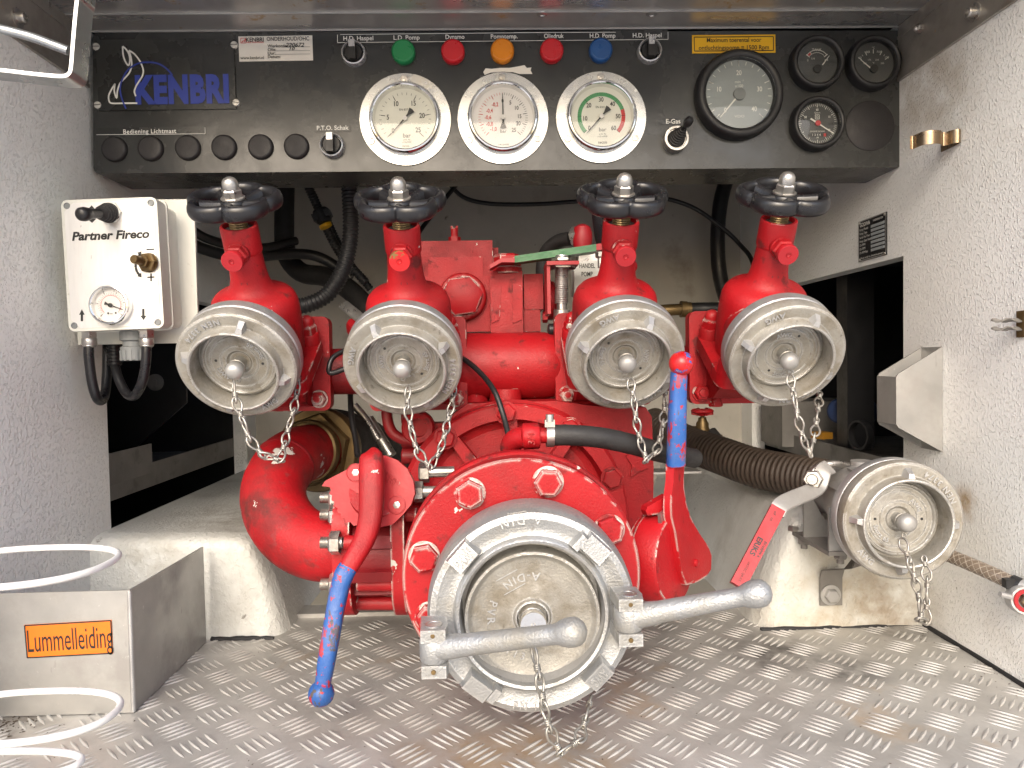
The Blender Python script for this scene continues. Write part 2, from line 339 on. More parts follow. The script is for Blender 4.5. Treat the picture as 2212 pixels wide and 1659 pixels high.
# tread plate floor with its raised bars
b = B(); b.bb((LX-.02, .40, -.004), (RX+.02, 1.085, 0)); floor = struct('floor', b, MT['tread'])
b = B(); b.bb((LX, 1.085, -.004), (RX, 1.125, .006), .002); struct('floor_lip', b, MT['alusheet'])
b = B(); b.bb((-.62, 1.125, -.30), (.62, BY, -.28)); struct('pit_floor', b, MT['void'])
bars = []
P = .064
for i in range(-20, 22):
    for j in range(0, 24):
        if (i+j) % 2: continue
        cx, cy = i*P/2+.012, .405+j*P/2
        if cy > 1.07 or abs(cx) > .60: continue
        a = math.radians(45 if i % 2 else -45); ca, sa = math.cos(a), math.sin(a)
        for k in range(-2, 3):
            off = k*.0083; L_ = .0168*(1-.03*abs(k)); w = .0021; h = .0015
            lx, ly = cx-sa*off, cy+ca*off
            if not (LX+.008 < lx < RX-.008): continue
            bars.append((lx, ly, a, L_))
def seen(q):
    c = CM.transposed() @ (V((q[0], q[1], 0))-V((0, 0, CAMZ))); u, v = 1106+FPX*c.x/-c.z, 829.5-FPX*c.y/-c.z
    return 0 < u < 2212 and v < 1659
def bar_geo(b, m, L_):
    w, h = .0021, .0016
    pr = [(-1, 0), (-.7, .55), (-.35, .9), (0, 1), (.35, .9), (.7, .55), (1, 0), (.7, -.55), (.35, -.9), (0, -1), (-.35, -.9), (-.7, -.55)]; n = len(pr)
    vs = [(x*L_, y*w, .0001) for x, y in pr]+[(x*L_*.86, y*w*.45, h*(1-.7*x*x)) for x, y in pr]
    b.add(vs, [tuple(range(n, 2*n))]+[(q, (q+1) % n, n+(q+1) % n, n+q) for q in range(n)], m)
bars.sort(key=lambda q: (not seen(q), q[1])); near = bars[:300]
b = B(); bar_geo(b, I4, .0166); bmesh.ops.recalc_face_normals(b.bm, faces=b.bm.faces); bme = bpy.data.meshes.new('tread_bar'); b.bm.to_mesh(bme); b.bm.free(); bme.materials.append(MT['bars'])
for q in bme.polygons: q.use_smooth = True
bme.set_sharp_from_angle(angle=math.radians(40))
for x, y, a, L_ in near:
    o = bpy.data.objects.new('tread_bar', bme); C.objects.link(o); o.parent = floor; o.matrix_local = XF['floor'].inverted() @ T((x, y, 0)) @ Matrix.Rotation(a, 4, 'Z')
b = B()
for x, y, a, L_ in bars[300:]: bar_geo(b, T((x, y, 0)) @ Matrix.Rotation(a, 4, 'Z'), L_)
o = obj('tread_bars', b, MT['bars'], floor, 40); tag(o, kind='stuff')
# side walls with their openings
def wall(name, x, yf, y0, y1, z0, z1, yb, zb=-.05):
    t = .03 if x > 0 else -.03
    b = B()
    for (ya, yb_, za, zb_) in ((yf, y0, zb, CZ+.05), (y0, yb, z1, CZ+.05), (y1, yb, zb, z1), (y0, y1, zb, z0)):
        b.bb((x, ya, za), (x+t, yb_, zb_))
    bmesh.ops.remove_doubles(b.bm, verts=b.bm.verts, dist=1e-5)
    return struct(name, b, MT['whitewall'])
wall('left_wall', LX, .664, 1.072, 1.665, .12, .508, BY)
wall('right_wall', RX, .62, 1.040, 1.66, .12, .524, BY)
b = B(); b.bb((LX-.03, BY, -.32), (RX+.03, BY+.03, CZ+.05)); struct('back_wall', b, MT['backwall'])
# dark side compartments seen through the openings
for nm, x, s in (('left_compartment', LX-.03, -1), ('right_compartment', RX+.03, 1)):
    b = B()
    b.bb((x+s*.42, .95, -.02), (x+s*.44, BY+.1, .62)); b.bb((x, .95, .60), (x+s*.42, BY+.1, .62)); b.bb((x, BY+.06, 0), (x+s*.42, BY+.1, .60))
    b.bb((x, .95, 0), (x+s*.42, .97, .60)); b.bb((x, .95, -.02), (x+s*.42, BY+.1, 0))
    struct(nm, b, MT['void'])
# ceiling sheets, folded joints
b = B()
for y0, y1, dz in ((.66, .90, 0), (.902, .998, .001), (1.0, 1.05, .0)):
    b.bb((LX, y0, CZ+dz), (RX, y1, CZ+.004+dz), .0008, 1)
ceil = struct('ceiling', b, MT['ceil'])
b = B()
for y in (.901, .999, 1.0495): b.bb((LX, y-.0009, CZ-.0016), (RX, y+.0009, CZ+.001), .0004, 1)
obj('sheet_fold', b, MT['alusheet'], ceil)
b = B()
for u, v in ((1171, 24), (1408, 24)):
    p = atz(u, v+6, CZ); b.lathe(fr(p+V((0, 0, .0005)), (0, 0, -1)), [(.008, 0), (.0075, .0015), (.004, .0022), (.0035, .001), (0, .001)], 20)
obj('ceiling_rivet', b, MT['steel'], ceil)
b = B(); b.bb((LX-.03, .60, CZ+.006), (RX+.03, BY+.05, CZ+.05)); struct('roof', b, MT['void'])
# steel strips along the top of the side walls
for nm, x, s, bolts in (('wall_frame', LX, 1, ((38, 38),)), ('wall_frame', RX, -1, ((2106, 26), (1990, 62)))):
    b = B(); b.bb((x, .66, .778), (x+s*.003, 1.049, CZ-.001)); b.bb((x+s*.003, .66, .778), (x+s*.0045, 1.049, .783)); b.bb((x+s*.003, .66, .838), (x+s*.0042, 1.049, .842))
    w = struct(nm, b, MT['frame'])
    for k, (u, v) in enumerate(bolts):
        p = atx(u, v, x+s*.003); b = B()
        if x > 0 and k: b.hexn(fr(p, (-1, 0, 0)), .006, .006); b.sph(p+V((-.007, 0, 0)), .004)
        else: b.lathe(fr(p, (s, 0, 0)), [(.011, 0), (.011, .0015), (.0065, .002), (.0065, .009), (.006, .010), (.004, .010), (.004, .006), (0, .006)], 24)
        obj('bolt', b, MT['steel'], w)
# moulded wheel arches
def arch(name, s, x0, x1, x1t, yf, z):
    b = B(); n = 12
    def f(u, v):
        # cross section: top from the wall, rounded shoulder, sloping side
        pts = [V((x0, 0, z+.004)), V((x1t-s*.05, 0, z)), V((x1t-s*.015, 0, z-.006)), V((x1t, 0, z-.022)), V((x1t+(x1-x1t)*.5, 0, z*.5)), V((x1, 0, -.003))]
        q = spline(pts, 5); i = min(len(q)-1, int(round(v*(len(q)-1)))); p = q[i].copy()
        y = yf+.035+u*(BY-yf-.035)
        p.y = y; return p
    b.grid(f, 10, 25)
    # rounded front
    q = spline([V((x0, 0, z+.004)), V((x1t-s*.05, 0, z)), V((x1t-s*.015, 0, z-.006)), V((x1t, 0, z-.022)), V((x1t+(x1-x1t)*.5, 0, z*.5)), V((x1, 0, -.003))], 5)
    pr = [(.035, 1.0, 0), (.016, .985, .004), (.006, .95, .010), (.003, .88, .016), (0, .5, .018), (-.004, 0, .018)]
    def g(u, v):
        i = min(len(q)-1, int(round(v*(len(q)-1)))); p = q[i].copy()
        k = u*(len(pr)-1); a = int(min(k, len(pr)-2)); t = k-a
        dy, zz, ins = [pr[a][c]*(1-t)+pr[a+1][c]*t for c in range(3)]
        edge = max(0, (v-.35)/.65)
        p.z = p.z*zz if u > 0 else p.z; p.x -= s*ins*edge; p.y = yf+dy; return p
    b.grid(g, 5, 25)
    return struct(name, b, MT['arch'], smooth=60)
arch('wheel_arch', 1, LX, -.299, -.338, 1.012, .142)
arch('wheel_arch', -1, RX, .362, .412, .990, .165)

# dark sealant along the foot of the walls, loose dirt in the corners
b = B()
for pts in ([(RX-.001, .62, .001), (RX-.001, .99, .001)], [(RX-.003, .989, .001), (.366, .986, .001)], [(LX+.001, .70, .001), (LX+.001, 1.01, .001)], [(-.40, 1.007, .001), (-.312, 1.005, .001)]):
    n = 14; q = [V(pts[0]).lerp(V(pts[1]), i/n)+V((rnd.uniform(-.001, .001), rnd.uniform(-.001, .001), 0)) for i in range(n+1)]; b.tube(q, [rnd.uniform(.0025, .0045) for _ in q], 8)
struct('floor_seal', b, MT['void'])
b = B()
for i in range(420):
    k = rnd.random()
    if k < .45: x, y = LX+abs(rnd.gauss(0, .035)), rnd.gauss(.775, .022)
    elif k < .6: x, y = RX-.006-abs(rnd.gauss(0, .02)), rnd.uniform(.72, .97)
    else: x, y = rnd.uniform(-.5, .58), rnd.uniform(.62, 1.0)
    r = rnd.uniform(.0004, .0015) if k < .45 else rnd.uniform(.0003, .0009)
    a = rnd.uniform(0, 6.3); e = rnd.uniform(1, 3)
    m = T((x, y, .0004)) @ Matrix.Rotation(a, 4, 'Z')
    b.add([(-r*e, 0, 0), (0, -r, 0), (r*e, 0, 0), (0, r, 0), (0, 0, r*.7)], [(0, 1, 4), (1, 2, 4), (2, 3, 4), (3, 0, 4)], m)
tag(obj('floor_dirt', b, MT['dirt'], smooth=0), 'loose dark crumbs of dirt scattered on the tread plate', kind='stuff')
# ================= control panel =================
def pp(u, v, d=0): return aty(u, v, PY-d)          # a point on (or d in front of) the panel face
S_ = PY/FPX*1.0                                     # metres per photo pixel on the panel
def fc(u, v, d=0): return face_cam(pp(u, v, d)) @ Rz(.35)
panel = thing('instrument_console', 'long black instrument panel with gauges, lamps and switches under the metal ceiling', 'control panel', (.02, PY+.05, .655))
b = B(); pTL, pTR, pBL, pBR = aty(200, 70, PY), aty(1951, 66, PY), aty(202, 375, PY), aty(1952, 361, PY)
R_ = .008
out = []
for c, a0 in ((pBR, -90), (pTR, 0), (pTL, 90), (pBL, 180)):
    sx_ = -1 if c in (pBR, pTR) else 1; sz_ = 1 if c in (pBL, pBR) else -1
    for k in range(4):
        a = math.radians(a0+30*k); out.append((c.x+sx_*R_+R_*math.cos(a), c.z+sz_*R_+R_*math.sin(a)))
b.prism(fr((0, PY, 0), (0, 1, 0), (1, 0, 0)) @ Matrix.Diagonal((1, -1, 1, 1)), [(x, z) for x, z in out], .094, .003, 2)
obj('panel_housing', b, MT['panel'], panel)
# name plate with the house emblem
b = B(); q = [pp(*c) for c in ((217, 90), (501, 89), (504, 233), (219, 236))]
for z in q: z.y = PY
cn = sum(q, V())/4; b.box(face_cam(cn+V((0, -.0012, 0))) @ Rz(.3), .1925, .0985, .0028, .0006, 1)
npl = obj('name_plate', b, MT['panel'], panel)
b = B(); put_text(b, fc(393.5, 196, .0032), 'KENBRI', .0520, bold=.055, sp=1.08, width=.131); obj('lettering', b, MT['print_blue'], npl)
def cr(x, y): return pp(x*.3418, y*.3418, .0036)
def ribbon(b, pts, w):
    pts = [V(p) for p in pts]; vs = []
    for i, p in enumerate(pts):
        t = (pts[min(i+1, len(pts)-1)]-pts[max(i-1, 0)]).normalized(); n = V((-t.z, 0, t.x))
        vs += [p+n*w/2, p-n*w/2]
    b.add(vs, [(2*i, 2*i+1, 2*i+3, 2*i+2) for i in range(len(pts)-1)])
b = B()
ribbon(b, spline([cr(*c) for c in ((868, 652), (800, 652), (712, 653), (690, 640), (687, 605), (702, 570), (727, 528))], 4), .0022)
ribbon(b, spline([cr(*c) for c in ((727, 528), (722, 575), (737, 620), (742, 575), (758, 528), (790, 492), (818, 458), (832, 415), (828, 365), (815, 318))], 4), .0022)
ribbon(b, spline([cr(*c) for c in ((775, 292), (778, 345), (792, 388), (812, 413), (821, 380), (813, 338), (795, 310), (775, 292))], 4), .0022)
ribbon(b, spline([cr(*c) for c in ((815, 318), (850, 342), (885, 388), (905, 440), (900, 478), (880, 512), (860, 545), (849, 578), (858, 608))], 4), .0022)
obj('emblem', b, MT['print_white'], npl)
b = B(); ribbon(b, spline([cr(*c) for c in ((797, 688), (770, 620), (760, 560), (775, 500), (812, 440), (870, 403), (935, 394), (1000, 403), (1050, 432), (1090, 475))], 5), .0022)
bmesh.ops.translate(b.bm, verts=b.bm.verts, vec=(0, -.0004, 0)); obj('emblem_arc', b, MT['print_blue'], npl)
def slot_screw(parent, u, v, r=.0048, a=0, d=0, m='screwhead'):
    b = B(); F = fc(u, v, d) @ Rz(a); b.lathe(F, [(r*1.02, -d), (r*1.0, .0010), (r*.85, .0018), (0, .0021)], 22); k = obj('screw', b, MT[m], parent)
    b = B(); b.box(F @ T((0, 0, .0019)), r*1.8, r*.2, .0007); obj('slot', b, MT['black'], k); return k
for u, v, a in ((208, 101, 0), (506, 97, 0), (211, 227, 5), (510, 222, -10)): slot_screw(panel, u, v, .0050, a, .0022)
# label strips
def strip(name, u0, v0, u1, v1, m='panel', d=.0008):
    b = B(); p0, p1 = pp(u0, v0, d), pp(u1, v1, d); c = (p0+p1)/2
    b.box(face_cam(V((c.x, PY-d/2, c.z))) @ Rz(.5), abs(p1.x-p0.x), abs(p0.z-p1.z), d, 0); return obj(name, b, MT[m], panel)
def label(parent, s, u, v, w, size, m='print_white', d=.0016, **k):
    k.setdefault('bold', .014)
    b = B(); put_text(b, fc(u, v, d), s, size, width=w*S_ if w else None, **k); return obj('lettering', b, MT[m], parent)
def lines(parent, segs, w=.0007, m='print_white', d=.0015):
    b = B()
    for a, c in segs: ribbon(b, [pp(*a, d), pp(*c, d)], w)
    return obj('print_line', b, MT[m], parent)
s1 = strip('label_strip', 208, 276, 443, 289); label(s1, 'Bediening Lichtmast', 323, 284, 110, .0088, sp=1.1)
lines(s1, [((208, 291), (443, 289)), ((443, 275), (443, 289))])
s2 = strip('label_strip', 680, 270, 757, 284); label(s2, 'P.T.O. Schak', 718, 276.5, 67, .0088)
s3 = strip('label_strip', 1416, 255.5, 1478, 269); label(s3, 'E-Gas', 1454, 262.5, 31, .0092)
s4 = strip('label_strip', 730, 71, 1442, 88)
for s, u, v, w in (('H.D. Haspel', 774, 83, 63), ('L.D. Pomp', 878, 81.5, 55), ('Dynamo', 982.5, 80, 40), ('Pomptemp.', 1089, 79, 57), ('Oliedruk', 1196, 78, 42), ('H.D. Pomp', 1301.5, 77.5, 55), ('H.D. Haspel', 1398, 76.5, 62)):
    label(s4, s, u, v, w, .0088)
lines(s4, [((729, 92), (1443, 85)), ((729, 75), (729, 92)), ((1443, 69), (1443, 85)), ((735, 74.5), (1180, 70.2)), ((1110, 70.5), (1330, 69.6))])
# service sticker
st = strip('service_sticker', 515, 78, 676, 131, 'sticker')
label(st, 'KENBRI', 550.5, 86, 37, .0082, 'print_black', bold=.02); label(st, 'FIRE FIGHTING', 551, 91.6, 36, .0024, 'print_red')
label(st, 'ONDERHOUD/OHC', 622, 84, 89, .0080, 'print_black', bold=.012)
for s, v in (('Werkorder:', 99.5), ('Olie:', 107.5), ('Uur:', 115.3), ('Datum:', 122.8)): label(st, s, 578, v, 0, .0062, 'print_black', align='LEFT')
label(st, 'www.kenbri.nl', 545, 125, 49, .0060, 'print_black', bold=.01)
label(st, '220672', 636, 97.5, 40, .0082, 'print_black', shear=.3); label(st, '10', 629, 105.5, 12, .0062, 'print_black', shear=.3)
lines(st, [((608, 102), (670, 101)), ((593, 110), (670, 109)), ((593, 117.5), (670, 116.5))], .0004, 'print_black')
b = B(); ribbon(b, [pp(*c, .0015) for c in ((520, 82.5), (531, 82.5), (531, 93), (520, 93), (520, 82.5))], .0008); ribbon(b, [pp(*c, .0016) for c in ((522, 92), (526, 87), (527, 91), (530, 84))], .0012); obj('emblem', b, MT['print_red'], st)
# torn remains of a tape
b = B(); tp = [(1044, 156), (1049, 148), (1062, 149), (1080, 147), (1100, 147), (1118, 144), (1133, 141), (1138, 147), (1148, 146), (1146, 152), (1150, 160), (1122, 160), (1108, 156), (1086, 155), (1060, 157), (1047, 162)]
b.prism(fr((0, PY-.0006, 0), (0, 1, 0), (1, 0, 0)) @ Matrix.Diagonal((1, -1, 1, 1)), [(pp(*c).x, pp(*c).z) for c in tp][::-1], .0006); obj('torn_tape', b, MT['sticker'], panel)
# blanking plugs
plug = None
for i, (u, v) in enumerate(((249, 323), (327, 321.5), (407, 320), (485, 319), (564, 318), (641, 317))):
    L = 'black round blanking plug, ' + ('leftmost of the row of six', 'second from left, under the Lichtmast label', 'third from left, at the end of the Lichtmast label', 'fourth from left in the row of six', 'fifth from left in the row of six', 'rightmost of six, beside the P.T.O. switch')[i]
    if plug is None:
        b = B(); b.lathe(fc(u, v), [(.0180, 0), (.0180, .001), (.0172, .0045), (.0158, .0060), (.0140, .0064), (0, .0066)], 40)
        plug = obj('blanking_plug', b, MT['plug']); tag(plug, L, 'blanking plug', 'black blanking plugs on the panel'); pl0 = plug.location-pp(u, v)
    else:
        c = plug.copy(); C.objects.link(c); c.location = pp(u, v)+pl0; c['label'] = L
b = B(); b.lathe(fc(1879, 272), [(.0362, 0), (.0360, .0010), (.0345, .0020), (0, .0024)], 48); tag(obj('blanking_cover', b, MT['plug']), 'large black round cover closing a gauge hole at the right end of the panel', 'blanking cover')
# indicator lamps
for u, v, m, L in ((872.6, 116.5, 'lampgreen', 'round green indicator lamp under L.D. Pomp'), (979, 116, 'lampred', 'round red indicator lamp under Dynamo, between green and orange lamps'), (1085, 114.5, 'lampamber', 'round orange indicator lamp under Pomptemp'), (1191, 114, 'lampred', 'round red indicator lamp under Oliedruk, between orange and blue lamps'), (1296, 113, 'lampblue', 'round blue indicator lamp under H.D. Pomp')):
    b = B(); b.lathe(fc(u, v), [(.0165, 0), (.0168, .004), (.0165, .0105), (.0150, .0125), (.0137, .0130), (.0133, .0124), (.0105, .0122), (0, .0130)], 40)
    tag(obj('indicator_lamp', b, MT[m], smooth=50), L, 'indicator lamp', 'indicator lamps along the panel top')
# rotary switches
for u, v, L in ((765.7, 119, 'silver ringed rotary switch under the left H.D. Haspel label'), (1401.5, 113.5, 'silver ringed rotary switch under the right H.D. Haspel label'), (718.5, 316, 'silver ringed rotary switch under P.T.O. Schak')):
    t = thing('rotary_switch', L, 'switch', pp(u, v), 'rotary switches'); F = fc(u, v)
    b = B(); b.lathe(F, [(.0175, 0), (.0175, .002), (.0172, .008), (.0165, .0105), (.0150, .0112), (.0142, .0100), (.0138, .0040), (0, .004)], 40); obj('ring', b, MT['switchgrey'], t)
    b = B(); b.lathe(F, [(.0136, .0042), (.0130, .0085), (.0118, .0098), (0, .0098)], 36); b.box(F @ T((0, -.001, .0145)), .0095, .0225, .0120, .002, 2); obj('knob', b, MT['black'], t)
    b = B(); b.box(F @ T((0, .0085, .0165)), .0084, .0100, .0098, .0016, 2); obj('pointer', b, MT['switchgrey'], t)
# steel flanged pressure gauges
def ticks(b, F, R0, R1, a0, a1, n, w, z):
    for i in range(n+1):
        a = math.radians(a0+(a1-a0)*i/n); d = V((math.cos(a), math.sin(a), 0)); t = V((-d.y, d.x, 0))*w/2; h = V((0, 0, z))
        b.add([d*R0+t+h, d*R0-t+h, d*R1-t+h, d*R1+t+h], [(0, 1, 2, 3)], F)
def arcband(b, F, R0, R1, a0, a1, z, n=30):
    vs = []
    for i in range(n+1):
        a = math.radians(a0+(a1-a0)*i/n); vs += [(R0*math.cos(a), R0*math.sin(a), z), (R1*math.cos(a), R1*math.sin(a), z)]
    b.add(vs, [(2*i, 2*i+1, 2*i+3, 2*i+2) for i in range(n)], F)
def needle(F, z, L_, a, tail, parent, m='print_black', hub='dialw', w=.0011, tw=.0046):
    b = B(); G = F @ Rz(a) @ T((0, 0, z))
    b.prism(G, [(-.004, -w), (L_*.8, -w*.55), (L_, 0), (L_*.8, w*.55), (-.004, w)], .0006)
    if tail: b.prism(G, [(-.003, -.0010), (-tail*.45, -.0014), (-tail, -tw), (-tail*1.06, 0), (-tail, tw), (-tail*.45, .0014), (-.003, .0010)], .0006)
    n = obj('needle', b, MT[m], parent)
    b = B(); b.lathe(G, [(.0034, .0004), (.0032, .0016), (.0013, .0019), (.0012, .0012), (0, .0012)], 20); obj('hub', b, MT[hub], n)
def flange_gauge(u, v, L, dm, build):
    t = thing('pressure_gauge', L, 'pressure gauge', pp(u, v), 'steel rimmed pressure gauges'); F = fc(u, v)
    b = B(); b.lathe(F, [(.0490, .0005), (.0652, .0), (.0656, .0012), (.0650, .0028), (.0490, .0028)], 72); obj('flange', b, MT['flange'], t)
    b = B(); b.lathe(F, [(.0508, .0026), (.0512, .006), (.0500, .0125), (.0482, .0152), (.0462, .0158), (.0448, .0148), (.0440, .0120), (.0428, .0050), (.0426, .004)], 72); obj('bezel', b, MT['chrome'], t)
    b = B(); b.lathe(F, [(.0430, .0045), (0, .0045)], 60); dial = obj('dial', b, MT[dm], t)
    build(F, t, dial)
    b = B(); b.lathe(F, [(.0442, .0116), (.0442, .0122), (0, .0122)], 48); obj('glass', b, MT['glass'], t)
    for a in (90, 212, 328):
        p = F @ V((.0575*math.cos(math.radians(a)), .0575*math.sin(math.radians(a)), .0028)); b = B(); G = face_cam(p)
        b.lathe(G, [(.0054, 0), (.0052, .0005), (.0046, .0006), (.0044, .0022), (0, .0026)], 20)
        b.box(G @ T((0, 0, .0026)) @ Rz(a*1.7), .0074, .0008, .0006); obj('screw', b, MT['steel'], t)
Z0 = .0051
def nums(F, parent, items, R, size, m, z=Z0):
    b = B()
    for s, a in items:
        p = V((R*math.cos(math.radians(a)), R*math.sin(math.radians(a)), z)); put_text(b, F @ T(p), s, size, sx=.8, bold=.018)
    return obj('numerals', b, MT[m], parent)
def txt(F, parent, s, x, y, size, m='print_black', z=Z0, **k):
    b = B(); put_text(b, F @ T((x, y, z)), s, size, **k); return obj('lettering', b, MT[m], parent)
def g1(F, t, d):
    b = B(); ticks(b, F, .0335, .0370, 225, -45, 25, .0005, Z0); ticks(b, F, .0285, .0345, 225, -45, 5, .0010, Z0); obj('scale_mark', b, MT['print_black'], d)
    nums(F, d, [('0', 224), ('5', 175), ('10', 121), ('15', 60), ('20', 9), ('25', -42)], .0245, .0098, 'print_black')
    txt(F, d, 'EN 837-3', 0, .0128, .0042); txt(F, d, 'bar', .0015, -.0240, .0086, bold=.01); txt(F, d, 'x10  Pa\nx10mWK', .0015, -.0315, .0034)
    txt(F, d, 'tecsis', 0, -.0385, .0046); needle(F, .0075, .034, 228, .0155, d)
def g2(F, t, d):
    b = B(); ticks(b, F, .0320, .0355, 225, 90, 20, .0005, Z0); ticks(b, F, .0290, .0340, 225, 90, 5, .0009, Z0); obj('scale_mark', b, MT['print_red'], d)
    b = B(); ticks(b, F, .0320, .0355, 90, -45, 25, .0005, Z0); ticks(b, F, .0290, .0340, 90, -45, 5, .0009, Z0); obj('scale_mark', b, MT['print_black'], d)
    nums(F, d, [('-1,0', 229), ('-0,8', 205), ('-0,6', 179), ('-0,4', 153), ('-0,2', 121)], .0215, .0078, 'print_red')
    nums(F, d, [('0', 90), ('5', 62), ('10', 34), ('15', 3), ('20', -22), ('25', -50)], .0235, .0080, 'print_black')
    txt(F, d, 'bar', 0, -.0195, .0070); txt(F, d, '141154930', 0, -.0385, .0034); needle(F, .0075, .034, 90, .0155, d)
def g3(F, t, d):
    b = B(); arcband(b, F, .0290, .0345, 222, 18, Z0); obj('green_band', b, MT['print_green'], d)
    b = B(); arcband(b, F, .0290, .0345, 18, -42, Z0); obj('red_band', b, MT['print_red'], d)
    b = B(); ticks(b, F, .0315, .0345, 222, -42, 60, .0003, Z0+.0002); ticks(b, F, .0285, .0345, 222, -42, 6, .0006, Z0+.0002); obj('scale_mark', b, MT['print_black'], d)
    nums(F, d, [('0', 222), ('10', 186), ('20', 138), ('30', 90), ('40', 47), ('50', 0), ('60', -44)], .0240, .0090, 'print_black')
    txt(F, d, 'EN 837-1', 0, .0135, .0042); txt(F, d, 'bar', .0012, -.0185, .0082); txt(F, d, 'x10  Pa\nx10 mWK', .0012, -.0265, .0034); txt(F, d, 'tecsis', .001, -.0365, .0058); needle(F, .0075, .034, 228, .0155, d)
flange_gauge(876, 259, 'leftmost steel rimmed pressure gauge with cream dial, under the green lamp', 'dial', g1)
flange_gauge(1086.5, 256.5, 'middle steel rimmed gauge with white dial, red negative numbers and upright needle', 'dialw', g2)
flange_gauge(1298, 254.5, 'steel rimmed pressure gauge with a green and red band, under the blue lamp', 'dial', g3)
# black instruments
def instrument(u, v, r, L, dm, build, prot=.018, cat='gauge', name='dial_gauge'):
    t = thing(name, L, cat, pp(u, v), 'black rimmed gauges at the right of the panel'); F = fc(u, v); k = r
    b = B(); b.lathe(F, [(k, 0), (k*1.0, prot*.35), (k*.985, prot*.7), (k*.95, prot*.93), (k*.90, prot), (k*.84, prot*.98), (k*.795, prot*.86), (k*.775, prot*.55), (k*.77, prot*.4)], 64); obj('bezel', b, MT['black'], t, 60)
    b = B(); b.lathe(F, [(k*.785, prot*.45), (0, prot*.45)], 48); d = obj('dial', b, MT[dm], t); z = prot*.45+.0005
    build(F, t, d, z, k*.77)
    b = B(); b.lathe(F, [(k*.792, prot*.80), (k*.792, prot*.84), (k*.4, prot*.90), (0, prot*.92)], 48); obj('glass', b, MT['glass'], t)
def tach(F, t, d, z, R):
    b = B(); ticks(b, F, R*.86, R*.96, 224, -44, 20, .0010, z); ticks(b, F, R*.82, R*.97, 224, -44, 4, .0014, z); obj('scale_mark', b, MT['print_white'], d)
    nums(F, d, [('0', 228), ('10', 166), ('20', 90), ('30', 13), ('40', -45)], R*.62, .0098, 'print_white', z)
    txt(F, d, 'min', -.002, R*.36, .0056, 'print_white', z); txt(F, d, '-1', .0055, R*.40, .0036, 'print_white', z); txt(F, d, 'x100', 0, R*.24, .0060, 'print_white', z); txt(F, d, 'VDO', 0, -R*.64, .0052, 'print_white', z, sx=1.3)
    b = B(); b.lathe(F, [(.0088, z), (.0086, z+.003), (0, z+.0034)], 30); obj('hub', b, MT['greyplastic'], d)
    b = B(); b.prism(F @ Rz(229) @ T((0, 0, z+.001)), [(.009, -.0012), (R*.88, -.0006), (R*.88, .0006), (.009, .0012)], .0006); obj('needle', b, MT['print_white'], d)
instrument(1592, 209, .0635, 'large grey rev counter in a thick black rim, below the yellow sign', 'dialhazegrey', tach, .020, 'rev counter', 'rev_counter')
def tank(F, t, d, z, R):
    b = B(); arcband(b, F, R*.60, R*.63, 140, 40, z); arcband(b, F, R*.48, R*.50, 135, 45, z); ticks(b, F, R*.45, R*.66, 142, 38, 1, .0012, z); ticks(b, F, R*.46, R*.64, 122, 122.1, 1, .0010, z); obj('scale_mark', b, MT['print_white'], d)
    b = B(); arcband(b, F, R*.50, R*.60, 140, 123, z); obj('red_band', b, MT['print_red'], d)
    txt(F, d, 'TANK', 0, R*.62, .0052, 'print_white', z); txt(F, d, '0', -R*.45, R*.12, .0044, 'print_white', z); txt(F, d, '1/4', -R*.2, R*.2, .0044, 'print_white', z); txt(F, d, '4/4', R*.46, R*.12, .0044, 'print_white', z)
    b = B(); b.prism(F @ T((R*.25, -R*.12, z+.001)) @ Rz(52), [(0, -.0009), (R*.55, -.0004), (R*.55, .0004), (0, .0009)], .0006); obj('needle', b, MT['print_white'], d)
    b = B(); b.lathe(F @ T((0, -R*.3, 0)), [(.006, z), (.0058, z+.0025), (0, z+.0028)], 24); obj('hub', b, MT['black'], d)
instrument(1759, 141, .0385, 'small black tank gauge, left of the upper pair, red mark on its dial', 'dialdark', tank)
def temp(F, t, d, z, R):
    b = B(); G = F @ T((0, -R*.25, 0)); ticks(b, G, R*.70, R*.90, 145, 35, 4, .0011, z); ticks(b, G, R*.76, R*.86, 145, 35, 8, .0006, z); obj('scale_mark', b, MT['print_white'], d)
    txt(F, d, '°C', 0, R*.72, .0040, 'print_white', z); txt(F, d, '°F', 0, -.0005, .0034, 'print_white', z)
    for s, x, y in (('60', -.66, .25), ('80', -.28, .52), ('100', .32, .52), ('120', .66, .25)): txt(F, d, s, R*x, R*y, .0046, 'print_white', z)
    for s, x, y in (('105', -.42, -.03), ('175', -.2, .14), ('210', .18, .14), ('250', .44, -.03)): txt(F, d, s, R*x, R*y, .0034, 'print_white', z)
    b = B(); b.prism(F @ T((-R*.12, -R*.30, z+.001)) @ Rz(140), [(0, -.0009), (R*.7, -.0004), (R*.7, .0004), (0, .0009)], .0006); obj('needle', b, MT['print_white'], d)
    b = B(); b.lathe(F @ T((0, -R*.3, 0)), [(.006, z), (.0058, z+.0025), (0, z+.0028)], 24); obj('hub', b, MT['black'], d)
instrument(1880, 141, .0385, 'small black temperature gauge in the upper right corner of the panel', 'dialdark', temp)
